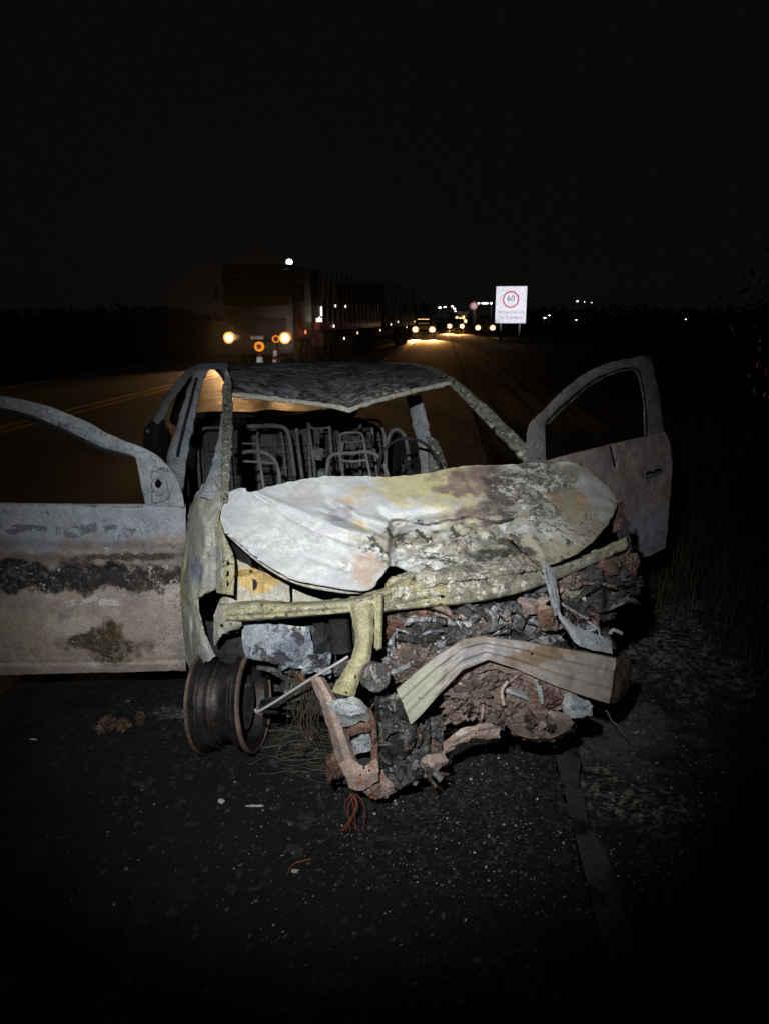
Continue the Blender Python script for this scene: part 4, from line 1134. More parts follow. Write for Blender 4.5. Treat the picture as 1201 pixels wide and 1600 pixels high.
lathe('rim_lip', [(.192, .100), (.201, .104), (.201, .118), (.192, .121), (.186, .111)], M_lip, wheel, MW, 56, close=True, world=True)
for rr, zz in ((.176, -.046), (.174, -.040), (.178, -.075), (.177, .06), (.178, .076)):
    lathe('rim_bead', [(rr, zz), (rr + .005, zz + .002), (rr + .005, zz + .005), (rr, zz + .007)], M_wheel, wheel, MW, 48, close=True, world=True)
lathe('brake_drum', [(0, .02), (.10, .02), (.11, .03), (.11, .075), (.06, .09), (0, .09)], M_char, wheel, MW, 30, world=True)
tube('suspension_arm', [P(405, 1105, 2.82), P(450, 1108, 2.82), P(520, 1100, 2.80)], .02, M_soot, car, n=8)
bm = bmesh.new()
random.seed(17)
for i in range(5):                      # what is left of the tyre: steel cord wound loosely on the rim
    z0, a0, ln = random.uniform(-.085, .085), random.uniform(0, 6.28), random.uniform(1.2, 5)
    rr = .186 + random.uniform(0, .010)
    add_tube(bm, [MW @ Vector((math.cos(a0 + ln * t / 20) * (rr + .006 * math.sin(t * .9 + i)), math.sin(a0 + ln * t / 20) * (rr + .006 * math.sin(t * .7)), z0 + .012 * math.sin(t * .35 + i))) for t in range(21)], .0009, 3)
o = wlink('rim_cords', finish(bm, 'rim_cords'), M_steelwire, wheel)
o['kind'] = 'stuff'
# off-side front wheel, mostly under the wreckage
MW2 = Matrix.Translation(CAR(.66, .25, .20)) @ Matrix.Rotation(YAW, 4, 'Z') @ Matrix.Rotation(math.radians(90), 4, 'Y')
wheel_r = lathe('wheel', [(.14, -.08), (.19, -.09), (.195, -.08), (.17, -.05), (.155, 0), (.17, .05), (.195, .08), (.19, .09), (.14, .08)], M_wheel, car, MW2, 40, close=True, world=True)
for sd in (-1, 1):
    M3 = Matrix.Translation(CAR(sd * .66, 2.42, .20)) @ Matrix.Rotation(YAW, 4, 'Z') @ Matrix.Rotation(math.radians(90), 4, 'Y')
    lathe('wheel', [(.05, -.02), (.14, -.03), (.19, -.09), (.195, -.08), (.17, -.05), (.155, 0), (.17, .05), (.195, .08), (.19, .09), (.14, .04), (.05, .03)], M_wheel, car, M3, 40, close=True, world=True)

# --- near door, swung open to the left of the picture
D = 2.9
rows = []
for y0, y1, dd in ((786, 788, .012), (790, 795, -.006), (812, 818, -.012), (838, 845, -.020), (858, 862, .004), (878, 882, .018), (905, 908, .012), (928, 930, -.016), (960, 962, -.022), (1000, 1000, -.018), (1032, 1030, -.010), (1044, 1040, -.006), (1055, 1048, .004)):
    rows.append([(-118, y0, D + dd + .02), (-60, y0, D + dd - .015), (0, y0, D + dd - .018), (70, y0 + (y1 - y0) * .3, D + dd - .018), (150, y0 + (y1 - y0) * .6, D + dd - .014), (230, y0 + (y1 - y0) * .85, D + dd - .006), (268, y1, D + dd + .004), (290 - (.5 if y0 < 830 else 0) * 0, y1, D + dd + .03)])
door = sheet('front_door', rows, M_door, car, nu=120, nv=90, mode='y', thick=.006, amp=.007, scale=7, ridge=.004, jag=1.0,
             creases=[([(-100, 893), (60, 880), (150, 893), (288, 880)], .012, 9), ([(0, 862), (120, 868), (285, 862)], -.006, 6), ([(-100, 1036), (100, 1036), (288, 1032)], .006, 3)])
door['label'] = 'scorched door swung open across the road shoulder'
sheet('inner_door_skin', [[(-112, 800, D + .09), (80, 800, D + .09), (280, 800, D + .09)], [(-112, 920, D + .1), (80, 920, D + .1), (282, 920, D + .1)], [(-112, 1046, D + .08), (80, 1044, D + .08), (284, 1040, D + .08)]], M_soot, door, nu=24, nv=16, mode='y', thick=.006, amp=.01)
band('door_frame', [(-112, 790, D + .02), (-108, 720, D + .03), (-92, 640, D + .05), (-60, 612, D + .06), (0, 618, D + .05), (60, 630, D + .04), (120, 652, D + .03), (180, 682, D + .02), (230, 702, D + .02), (262, 726, D + .02), (280, 762, D + .02), (289, 800, D + .03)],
     [(-78, 790, D + .02), (-80, 720, D + .03), (-72, 660, D + .05), (-50, 634, D + .06), (0, 638, D + .05), (52, 651, D + .04), (108, 676, D + .03), (160, 700, D + .02), (208, 714, D + .02), (240, 736, D + .01), (258, 766, D + .01), (262, 800, D + .03)],
     M_pillar, door, n=90, mode='y', bulge=.014, back=.04, amp=.004, scale=18, sq=.5)
band('door_frame_channel', [(-40, 634, D + .05), (0, 637, D + .04), (52, 650, D + .03), (108, 674, D + .02), (160, 698, D + .015), (204, 712, D + .01)], [(-40, 642, D + .06), (0, 645, D + .05), (50, 658, D + .04), (104, 681, D + .03), (156, 704, D + .02), (206, 717, D + .015)],
     M_soot, door, n=40, mode='y', bulge=.006, back=.03, amp=.003, scale=18)
sheet('mirror_plate', [[(210, 708, D), (226, 706, D - .004), (244, 714, D - .004), (262, 728, D)], [(216, 735, D), (234, 734, D - .006), (254, 738, D - .006), (276, 748, D)], [(221, 762, D), (240, 762, D - .006), (260, 762, D - .006), (284, 770, D)], [(228, 792, D), (244, 792, D - .004), (264, 792, D - .004), (288, 792, D)]],
      M_pillar, door, nu=50, nv=50, mode='y', thick=.008, amp=.003, scale=12, holes=[(247, 756, 8.5, 9.5)])
lathe('mirror_socket', [(.033, 0), (.036, .003), (.036, .014), (.030, .014), (.028, .0)], M_pillar, door, Matrix.Translation(PY(248, 758, D - .004)) @ Matrix.Rotation(math.radians(90), 4, 'X'), 24, close=True, world=True).scale = (1, 1, 1)
tube('mirror_seam', [PY(x, y, D - .012) for x, y in ((236, 738), (241, 735), (252, 742), (262, 764), (263, 778), (240, 786), (237, 770), (236, 738))], .0016, M_speck, door, n=30, sides=5)
tube('belt_strip', [PY(x, y, D - .012) for x, y in ((-110, 787), (0, 788), (120, 790), (222, 790))], .007, M_pillar, door, n=12)
# door hinges
for y in (830, 960):
    lump('door_hinge', PY(292, y, D + .06), (.03, .04, .03), M_soot, door, y, .3, 2)

# --- far door, open on the verge side


def yr(x):
    return 3.32 + (x - 835) / 210 * .62


def R(pts, dd=0.0):
    return [(x, y, yr(x) + dd) for x, y in pts]


door2 = sheet('front_door', [R([(848, 722), (880, 712), (920, 702), (965, 691), (1010, 681), (1037, 675)]),
                             R([(850, 735), (885, 728), (925, 718), (968, 708), (1014, 700), (1047, 700)], -.02),
                             R([(856, 775), (890, 770), (930, 764), (972, 757), (1016, 750), (1048, 748)], -.035),
                             R([(868, 815), (900, 812), (938, 808), (978, 802), (1018, 796), (1044, 794)], -.03),
                             R([(886, 850), (915, 852), (948, 852), (982, 846), (1018, 836), (1041, 830)], -.04),
                             R([(900, 882), (930, 886), (960, 884), (990, 876), (1018, 866), (1038, 856)], -.01)],
              M_door_far, car, nu=80, nv=60, mode='y', thick=.006, amp=.010, scale=6, ridge=.004, jag=1.0,
              creases=[([(952, 696), (956, 712), (959, 728)], .014, 2), ([(975, 852), (992, 866), (1004, 868)], .02, 4)],
              holes=())
door2['label'] = 'scorched far door swung open over the verge'
sheet('inner_door_skin', [R([(856, 735), (940, 715), (1034, 695)], .07), R([(866, 790), (940, 780), (1036, 770)], .08), R([(900, 870), (960, 872), (1030, 852)], .06)], M_soot, door2, nu=16, nv=12, mode='y', thick=.006, amp=.01)
band('door_frame', R([(822, 715), (821, 690), (825, 665), (848, 639), (880, 608), (912, 584), (946, 568), (984, 560), (1006, 556)], .03) + R([(1018, 568), (1026, 600), (1033, 640), (1037, 682)], .03),
     R([(850, 722), (851, 690), (852, 660), (864, 646), (890, 622), (920, 597), (952, 581), (984, 574), (994, 576)], .02) + R([(1000, 586), (1007, 625), (1009, 650), (1010, 684)], .02),
     M_frame_far, door2, n=90, mode='y', bulge=.016, back=.04, amp=.005, scale=16, sq=.5)
band('door_frame_channel', R([(853, 662), (866, 648), (892, 624), (922, 599), (953, 583), (985, 576), (994, 580), (999, 590), (1006, 628), (1008, 680)], .0),
     R([(856, 664), (868, 651), (894, 627), (923, 602), (954, 586), (985, 579), (992, 583), (996, 592), (1003, 628), (1005, 680)], .01), M_speck, door2, n=60, mode='y', bulge=.005, back=.03, amp=.003)
sheet('mirror_plate', [R([(822, 690), (834, 680), (850, 668)], -.0), R([(822, 706), (836, 702), (851, 700)], -.012), R([(826, 724), (838, 724), (852, 722)], -.0)], M_frame_far, door2, nu=20, nv=24, mode='y', thick=.006, amp=.003, holes=[(836, 697, 4.5, 6.5)])
hd = sheet('door_handle', [R([(1006, 733), (1014, 729), (1024, 727), (1032, 726)], -.05), R([(1007, 741), (1015, 738), (1024, 735), (1032, 733)], -.06), R([(1008, 746), (1016, 745), (1025, 742), (1033, 738)], -.05)], M_frame_far, door2, nu=16, nv=10, mode='y', thick=.01, amp=.002)
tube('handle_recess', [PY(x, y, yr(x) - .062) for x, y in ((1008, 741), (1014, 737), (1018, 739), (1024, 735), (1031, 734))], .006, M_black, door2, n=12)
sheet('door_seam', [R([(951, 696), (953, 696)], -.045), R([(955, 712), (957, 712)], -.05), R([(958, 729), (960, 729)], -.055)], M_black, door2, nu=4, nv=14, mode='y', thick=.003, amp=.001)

# ------------------------------------------------------------------ debris on the ground
random.seed(21)


def scatter(name, n, fpos, size, mat, flatness, label_kind='stuff'):
    vs, fs = [], []
    for i in range(n):
        p = fpos()
        if p is None:
            continue
        s = random.uniform(*size) * random.choice((.5, .7, 1, 1, 1.5))
        a = random.uniform(0, 6.28)
        k = len(vs)
        m = random.choice((3, 4, 5))
        tilt = Vector((random.uniform(-.6, .6), random.uniform(-.6, .6), 1)).normalized()
        u = tilt.orthogonal().normalized()
        w = tilt.cross(u)
        el = random.uniform(.25, 1)
        ring = []
        for j in range(m):
            th = a + 6.283 * j / m + random.uniform(-.3, .3)
            ring.append(p + (u * math.cos(th) + w * math.sin(th) * el) * s)
        vs += ring + [r + tilt * (-s * flatness) for r in ring]
        fs.append(tuple(range(k, k + m)))
        for j in range(m):
            fs.append((k + j, k + (j + 1) % m, k + m + (j + 1) % m, k + m + j))
    me = bpy.data.meshes.new(name)
    me.from_pydata(vs, [], fs)
    o = link(name, me, mat)
    tag(o, kind=label_kind)
    return o


def gz(x, y):
    q = x * RS.x + y * RS.y
    s = x * RD.x + y * RD.y
    if q < .44:
        return rough_h(q, s) if q > -1.6 else 0
    return -.01 + verge_h(q, s)


def near_pos(cx, cy, sx, sy):
    def f():
        x, y = random.gauss(cx, sx), random.gauss(cy, sy)
        if y < .9 or y > 7:
            return None
        return Vector((x, y, gz(x, y) + .004))
    return f


M_flake = flat('white_ash', (.42, .42, .41), .9, .1)
M_flake2 = flat('grey_ash', (.10, .10, .10), .9, .1)
M_glass = flat('glass_crumb', (.55, .58, .60), .25, .6)
M_cinder = burnt('cinder', (.030, .029, .027), (.02, .02, .02), [((.12, .07, .045), 30, .62, .7, 1.0)], bump=.6)
scatter('ash_flakes', 320, near_pos(.30, 2.12, .30, .20), (.0008, .0045), M_flake, .25)
scatter('ash_flakes', 1800, near_pos(.28, 2.1, .42, .28), (.001, .006), M_flake2, .3)
scatter('ash_flakes', 1500, near_pos(.95, 2.5, .40, .6), (.001, .007), M_flake2, .3)
scatter('ash_flakes', 500, near_pos(.95, 2.5, .35, .6), (.001, .0045), M_flake, .25)
scatter('ash_flakes', 130, near_pos(-.6, 2.0, .6, .45), (.001, .0035), M_flake, .25)
scatter('glass_crumbs', 110, near_pos(.1, 2.1, .5, .3), (.001, .003), M_glass, .8)
bm = bmesh.new()
random.seed(71)
for i in range(240):                    # soot clods
    f = near_pos(.15, 2.25, .55, .30) if i % 3 else near_pos(1.0, 2.7, .35, .5)
    p = f()
    if p is None:
        continue
    r = random.uniform(.004, .013) * random.choice((.6, 1, 1, 1.5))
    add_lump(bm, p, (r * random.uniform(.8, 2), r * random.uniform(.8, 1.6), r * random.uniform(.5, 1.0)), i * .37, .8, 2, 2.8)
o = link('soot_clods', finish(bm, 'soot_clods', .4), M_cinder)
tag(o, kind='stuff')
scatter('cinders', 2600, near_pos(.2, 2.2, .9, .55), (.003, .013), M_cinder, .8)
scatter('cinders', 1500, near_pos(1.2, 2.6, .5, .9), (.002, .009), M_cinder, .8)


def scrap_thing(px, py, label, mat, r, n=3, seed=0, cat='debris', name='burnt_scrap'):
    c = PZ(px, py, 0)
    bm = bmesh.new()
    rd = random.Random(seed)
    for i in range(n):
        add_lump(bm, (rd.uniform(-r[0], r[0]) * .8 if n > 1 else 0, rd.uniform(-r[1], r[1]) * .5 if n > 1 else 0, r[2] * .7), (r[0] * rd.uniform(.3, .6) if n > 1 else r[0], r[1] * rd.uniform(.4, .8), r[2] * rd.uniform(.6, 1)), seed + i * 2.1, .75, 3, 2.4)
    o = link(name, finish(bm, name, .5), mat, None, (c.x, c.y, gz(c.x, c.y)))
    tag(o, label, cat, None)
    return o


scrap_thing(178, 1140, 'rusty brown scrap on the tarmac below the open door', M_rust, (.05, .05, .028), 4, 3)
scrap_thing(222, 1132, 'pale rusty lump on the tarmac between the scrap and the bare wheel', M_rust, (.035, .04, .03), 3, 8)
scrap_thing(262, 1118, 'charred grey scraps beside the bare wheel rim', M_char, (.07, .05, .022), 5, 12)
scrap_thing(52, 1156, 'small pale flake lying alone at the edge of the tarmac under the door', M_flake, (.014, .008, .004), 1, 14)
scrap_thing(205, 1097, 'thin white ash sliver under the open door', M_flake, (.022, .006, .003), 1, 15)
scrap_thing(345, 1252, 'grey pebble-like cinder in front of the wheel', M_flake, (.010, .010, .008), 1, 16)
scrap_thing(398, 1260, 'long thin pale splinter on black tarmac', M_flake, (.028, .004, .004), 1, 17)
scrap_thing(460, 1366, 'small white chip alone on the dark tarmac', M_flake, (.008, .008, .006), 1, 18)
scrap_thing(928, 1385, 'white chip on the verge beside the pavement edge', M_flake, (.008, .007, .006), 1, 19)
scrap_thing(745, 1500, 'tiny rust coloured chip in the dark foreground', M_rust, (.012, .010, .006), 1, 22)
wr = bmesh.new()
pp = [PZ(x, y, .008) for x, y in ((448, 1368), (456, 1352), (470, 1346), (486, 1342))]
add_tube(wr, resample([tuple(p) for p in pp], 12), .002, 5)
o = link('copper_wire', finish(wr, 'copper_wire'), M_wire)
tag(o, 'short curl of reddish copper wire on the dark tarmac', 'wire')
# burnt tyre cord on the tarmac
bm = bmesh.new()
random.seed(33)
for i in range(70):
    x, y = random.uniform(380, 540), random.uniform(1140, 1215)
    a = PZ(x, y, .01)
    th = random.gauss(0, .25)
    ln = random.uniform(.06, .22)
    pts = [a + Vector((math.cos(th) * ln * t, math.sin(th) * ln * t + .02 * math.sin(t * 3 + i), .004 + .014 * random.random())) for t in (0, .33, .66, 1)]
    add_tube(bm, resample([tuple(p) for p in pts], 9), .0009, 3)
o = link('tyre_cords', finish(bm, 'tyre_cords'), M_steelwire)
tag(o, kind='stuff')

# ------------------------------------------------------------------ verge grass and bushes
M_grass = flat('dry_grass', (.055, .047, .028), .8, .2)
M_leaf = flat('dark_leaf', (.04, .05, .022), .6, .3)
M_bark = flat('bark', (.07, .055, .04), .9, .1)
random.seed(41)


def blades(n, f, h):
    vs, fs = [], []
    for i in range(n):
        p = f()
        if p is None:
            continue
        a = random.uniform(0, 6.28)
        hh = random.uniform(*h)
        lean = Vector((math.cos(a), math.sin(a), 0)) * hh * random.uniform(.1, .8)
        side = Vector((-math.sin(a), math.cos(a), 0)) * random.uniform(.0015, .004)
        k = len(vs)
        for t in (0, .5, 1):
            c = p + lean * t * t + Vector((0, 0, hh * t * (1 - .25 * t)))
            vs += [c - side * (1 - t * .85), c + side * (1 - t * .85)]
        fs += [(k, k + 1, k + 3, k + 2), (k + 2, k + 3, k + 5, k + 4)]
    me = bpy.data.meshes.new('verge_grass')
    me.from_pydata(vs, [], fs)
    return me


def gpos():
    q = .75 + abs(random.gauss(0, 1.1)) * 1.0
    s = random.uniform(.6, 12)
    p = ROAD(q, s)
    if (p.x - 1.0) ** 2 / .5 + (p.y - 2.9) ** 2 / 1.6 < 1:
        return None
    p.z = gz(p.x, p.y) if s < 12 else -.08
    return p


tag(link('verge_grass', blades(9000, gpos, (.05, .28)), M_grass), kind='stuff')


def gpos2():
    q = random.uniform(2.4, 8.5)
    s = random.uniform(3, 26)
    p = ROAD(q, s)
    p.z = -.1
    return p


tag(link('tall_grass', blades(4000, gpos2, (.3, 1.1)), M_grass), kind='stuff')


def bush(name, label, cat, loc, rx, h, nleaf, seed, group=None, trunk=.03, leaf=.07):
    rd = random.Random(seed)
    t = thing(name, label, cat, loc, 0, group)
    bm = bmesh.new()
    tips = []
    for i in range(9):
        a = rd.uniform(0, 6.28)
        e = Vector((math.cos(a) * rx * rd.uniform(.3, .9), math.sin(a) * rx * rd.uniform(.3, .9), h * rd.uniform(.5, .95)))
        pts = [Vector((0, 0, 0)), e * .4 + Vector((0, 0, h * .12)), e]
        add_tube(bm, resample([tuple(p) for p in pts], 6), trunk, 5, trunk * .3)
        tips += [e, e * .75 + Vector((0, 0, .1 * h))]
    link('trunk', finish(bm, 'trunk'), M_bark, t)
    vs, fs = [], []
    for i in range(nleaf):
        c = rd.choice(tips)
        p = c + Vector((rd.gauss(0, rx * .25), rd.gauss(0, rx * .25), rd.gauss(0, h * .13)))
        p.z = max(.05, p.z)
        n = Vector((rd.uniform(-1, 1), rd.uniform(-1, 1), rd.uniform(0, 1))).normalized()
        u = n.orthogonal().normalized()
        w = n.cross(u)
        s = leaf * rd.uniform(.5, 1.2)
        k = len(vs)
        vs += [p - u * s, p + w * s * .35, p + u * s, p - w * s * .35]
        fs.append((k, k + 1, k + 2, k + 3))
    me = bpy.data.meshes.new('foliage')
    me.from_pydata(vs, [], fs)
    link('foliage', me, M_leaf, t)
    return t


bush('bush', 'leafy bush on the dark verge closest behind the far open door', 'bush', tuple(ROAD(3.9, 8.0, -.1)), .9, 2.1, 1600, 1, 'verge bushes')
bush('bush', 'tall bush deeper in the darkness at the right edge of the verge', 'bush', tuple(ROAD(5.6, 10.5, -.1)), 1.2, 2.7, 2000, 2, 'verge bushes')
bush('bush', 'low bush on the dark verge past the two taller bushes', 'bush', tuple(ROAD(6.4, 15, -.1)), 1.3, 1.9, 1600, 3, 'verge bushes')

# ------------------------------------------------------------------ truck
HEAD = (1.0, .55, .22)
M_head = flat('lit_headlight', (.9, .8, .6), .2, .5, emit=(1.0, .70, .36), es=30)
M_halo = flat('painted_headlight_halo', (.4, .2, .05), .4, .3, emit=(1.0, .36, .08), es=.75)  # emission paints the orange halo around the headlights
M_head_far = flat('lit_far_headlight', (.9, .8, .6), .2, .5, emit=(1.0, .68, .30), es=60)
M_marker = flat('lit_amber_marker', (.9, .7, .4), .3, .5, emit=(1.0, .62, .25), es=1.6)
M_marker_w = flat('lit_white_marker', (.9, .9, .85), .3, .5, emit=(1.0, .93, .8), es=1.6)
M_marker_r = flat('lit_red_marker', (.7, .1, .05), .3, .5, emit=(1.0, .20, .08), es=1.2)
M_cool = flat('lit_cool_lamp', (.9, 1, .95), .3, .5, emit=(.80, 1.0, .92), es=7)
M_cab = flat('dark_cab_paint', (.016, .011, .010), .45, .5)
M_cab2 = flat('pale_cab_panel', (.085, .06, .05), .5, .4)
M_redp = flat('dark_red_paint', (.22, .03, .02), .5, .4)
M_rubber = flat('black_rubber', (.018, .018, .018), .85, .2)
M_dark = flat('dark_chassis', (.03, .028, .027), .7, .3)
M_glassd = flat('dark_glass', (.012, .012, .013), .12, .5)
M_steel = flat('stake_steel', (.20, .15, .11), .55, .4)
M_plate = flat('white_plate', (.80, .78, .74), .4, .4)
M_blue = flat('blue_plate_strip', (.03, .06, .35), .4, .4)
TY = math.radians(11)
truck = thing('truck', 'dark truck with lit headlights stopped facing the wreck, pulling stake-sided trailers', 'truck', (-4.12, 25.4, 0), -TY)


def tb(name, lo, hi, m, parent=truck, bevel=.04):
    return box(name, lo, hi, m, parent, bevel)


cab = tb('cab', (-1.2, .03, .75), (1.2, 2.2, 3.25), M_cab, bevel=.10)
tb('windscreen', (-1.08, .00, 1.95), (1.08, .06, 2.80), M_glassd, cab, .02)
tb('sun_visor', (-1.12, -.22, 2.86), (1.12, .04, 3.06), M_cab2, cab, .03)
gp = tb('front_panel', (-1.16, -.03, 1.62), (1.14, .05, 1.93), M_cab2, cab, .02)
for i, (x, w) in enumerate(((-1.00, .12), (-.76, .17), (-.50, .10))):
    tb('panel_lettering', (x - w / 2, -.034, 1.68), (x + w / 2, -.026, 1.89), M_dark, gp, 0)
gr = tb('grille', (-.95, -.01, .98), (.95, .05, 1.55), M_dark, cab, .02)
for i in range(6):
    tb('grille_bar', (-.92, -.03, 1.03 + i * .088), (.92, .0, 1.06 + i * .088), M_cab, gr, .006)
bp = tb('bumper', (-1.22, -.14, .42), (1.22, .10, .86), M_cab, truck, .05)
pl = tb('licence_plate', (-.22, -.152, .88), (.22, -.135, 1.01), M_plate, truck, .004)
tb('plate_strip', (-.21, -.156, .985), (.21, -.150, 1.008), M_blue, pl, 0)
for sx in (-.97, .95):
    h = lathe('headlight', [(0, -.03), (.07, -.025), (.10, .0), (.11, .1), (0, .1)], M_head, truck, Matrix.Translation((sx, -.16, .93)) @ Matrix.Rotation(math.radians(-90), 4, 'X'), 24)
    h.scale = (1, 1, 1)
    lathe('halo_ring', [(.112, .02), (.185, -.01), (.19, .0), (.19, .1), (.112, .1)], M_halo, h, Matrix.Translation((sx, -.16, .93)) @ Matrix.Rotation(math.radians(-90), 4, 'X'), 24, close=True)  # glowing ring stands in for the halo round the lamp
for sx in (-1, 1):
    m = tb('mirror', (sx * 1.45 - .10, .10, 2.1), (sx * 1.45 + .10, .2, 2.6), M_dark, cab, .03)
    bmx = bmesh.new()
    add_tube(bmx, [(sx * 1.2, .2, 2.55), (sx * 1.42, .16, 2.5)], .02)
    link('mirror_arm', finish(bmx, 'mirror_arm'), M_dark, m)
    tb('door', (sx * 1.205 - .012, .35, .9), (sx * 1.205 + .012, 1.5, 2.85), M_redp if sx > 0 else M_cab, cab, .01)
rl = tb('roof_lamp', (.98, .05, 3.20), (1.18, .25, 3.38), M_cool, truck, .085)


def truck_wheel(x, y, parent=truck):
    w = lathe('wheel', [(.25, -.15), (.48, -.15), (.52, -.11), (.52, .11), (.48, .15), (.25, .15)], M_rubber, parent, Matrix.Translation((x, y, .52)) @ Matrix.Rotation(math.radians(90), 4, 'Y'), 24, close=True)
    lathe('rim', [(0, -.05), (.12, -.06), (.16, -.02), (.25, -.08), (.25, .08), (.16, .02), (.12, .06), (0, .05)], M_redp, w, Matrix.Translation((x, y, .52)) @ Matrix.Rotation(math.radians(90), 4, 'Y'), 18)


for y in (1.25, 4.2, 5.5, 10.2, 11.4, 12.6, 20.0, 21.2, 22.4):
    for x in (-1.05, 1.05):
        truck_wheel(x, y)
tb('chassis', (-.45, .5, .6), (.45, 25, .95), M_dark)
tb('mudguard', (.75, .65, .95), (1.24, 1.9, 1.15), M_redp, bevel=.06)
tb('fuel_tank', (.7, 2.3, .5), (1.25, 3.6, 1.1), M_redp, bevel=.12)
tk0 = None
for y0, y1, n in ((2.9, 14.2, 15), (15.0, 25.2, 12)):
    t_ = tb('trailer_bed', (-1.28, y0, 1.10), (1.28, y1, 1.42), M_redp if y0 < 5 else M_dark)
    tb('headboard', (-1.25, y0 - .05, 1.45), (1.25, y0 + .05, 3.2), M_dark, t_, .02)
    tb('side_board', (1.20, y0 + .1, 1.42), (1.25, y1, 2.15 if y0 < 5 else 1.75), M_dark, t_, .01)
    tb('load', (-1.1, y0 + .2, 1.42), (1.05, y1 - .2, 2.0 if y0 < 5 else 1.6), M_dark, t_, .05)
    for i in range(n):
        y = y0 + .25 + (y1 - y0 - .5) * i / (n - 1)
        tb('stake', (1.255, y - .045, 1.3), (1.315, y + .045, 3.25), M_steel, t_, .008)
        tb('stake', (-1.315, y - .045, 1.3), (-1.255, y + .045, 3.25), M_steel, t_, .008)
    tb('mudflap', (.72, y1 - 1.2, .35), (1.25, y1 - 1.17, 1.0), M_redp, t_, .005)
for y, z, m in ((2.6, 1.55, M_marker_w), (4.9, 2.0, M_marker_w), (6.5, 2.0, M_marker_w), (4.6, 1.25, M_marker_w), (6.2, .75, M_marker_w), (8.6, .92, M_marker), (13.6, .95, M_marker), (16.5, 1.2, M_marker_w), (18.6, 1.32, M_marker_w), (24.6, 1.3, M_marker), (21.5, 1.0, M_marker)):
    lathe('side_marker', [(0, -.02), (.045, -.015), (.055, .0), (.055, .02), (0, .02)], m, truck, Matrix.Translation((1.34, y, z)) @ Matrix.Rotation(math.radians(90), 4, 'Y'), 12)
lathe('side_marker', [(0, -.02), (.06, -.015), (.07, .0), (.07, .02), (0, .02)], M_marker_r, truck, Matrix.Translation((1.36, .8, 1.10)) @ Matrix.Rotation(math.radians(90), 4, 'Y'), 12)
tb('reflective_strip', (1.34, 2.75, 1.62), (1.36, 2.95, 1.95), M_marker_w, truck, .005)  # emission stands in for light thrown back by the tape
tb('reflective_strip', (1.34, 2.2, 1.42), (1.36, 2.9, 1.55), M_marker_w, truck, .005)  # emissive here too, in place of reflected light
tf = Vector((-math.sin(TY), -math.cos(TY), 0))
tr_ = Vector((math.cos(TY), -math.sin(TY), 0))
for sx in (-.97, .95):
    p = Vector((-4.12, 25.4, .93)) + tr_ * sx + tf * .25
    spot('headlight_beam', p, (p.x * .72, 12.5, .0), 700, HEAD, 86, .8, .10)

# ------------------------------------------------------------------ warning cones with amber lamps
M_cone = flat('orange_cone', (.16, .035, .012), .7, .2)
M_refl = flat('white_reflective_band', (.85, .85, .85), .4, .4)
M_amber = flat('lit_amber_lens', (.10, .03, .004), .6, .1, emit=(1.0, .30, .02), es=.95)
M_amberd = flat('dark_amber_mark', (.20, .06, .01), .5, .3)


def cone(label, px, Y, lamp_z, lamp_r, bands, ring):
    X = (px - 600) / F * (Y * CT + .7 * ST)
    t = thing('traffic_cone', label, 'traffic cone', (X, Y, 0), 0, 'warning cones in front of the truck')
    top = lamp_z - lamp_r - .04
    bm = bmesh.new()
    add_box(bm, (-.2, -.2, .0), (.2, .2, .035))
    link('base', finish(bm, 'base'), M_rubber, t)
    lathe('cone_body', [(.15, .035), (.055, top - .01), (.04, top), (0, top)], M_cone, t)
    for z, hh in bands:
        rad = lambda q: .15 - (q - .035) / (top - .045) * .095 + .003
        lathe('reflective_band', [(rad(z - hh), z - hh), (rad(z + hh), z + hh), (rad(z + hh) - .012, z + hh), (rad(z - hh) - .012, z - hh)], M_refl, t, close=True)
    L = Matrix.Translation((0, 0, lamp_z)) @ Matrix.Rotation(math.radians(90), 4, 'X')
    bm = bmesh.new()
    add_tube(bm, [(0, 0, top - .01), (0, 0, lamp_z - lamp_r + .01)], .025, 8)
    lp = link('lamp_housing', finish(bm, 'lamp_housing'), M_rubber, t)
    if ring:
        lathe('lamp_ring', [(lamp_r * .74, -.03), (lamp_r, -.03), (lamp_r, .03), (lamp_r * .74, .03)], M_amber, lp, L, 24, close=True)
        lathe('lamp_lens', [(0, -.02), (lamp_r * .72, -.02), (lamp_r * .72, .02), (0, .02)], M_amberd, lp, L, 24)
    else:
        lathe('lamp_lens', [(0, -.03), (lamp_r, -.03), (lamp_r, .03), (0, .03)], M_amber, lp, L, 8)
        for a in range(4):
            bm = bmesh.new()
            add_box(bm, (-.012, -.045, -lamp_r * .6), (.012, -.035, lamp_r * .6), Matrix.Translation((0, 0, lamp_z)) @ Matrix.Rotation(a * math.pi / 4, 4, 'Y'))
            link('lamp_mark', finish(bm, 'lamp_mark'), M_amberd, lp)
    return t


cone('orange cone topped by a solid amber octagonal lamp with a dark star mark', 405, 17.5, .945, .115, ((.655, .06),), False)
cone('orange cone with two white bands topped by a hollow amber ring lamp', 431, 20.5, 1.03, .095, ((.66, .07), (.44, .055)), True)

# ------------------------------------------------------------------ oncoming traffic
M_carp = flat('dark_car_paint', (.05, .05, .055), .35, .5)


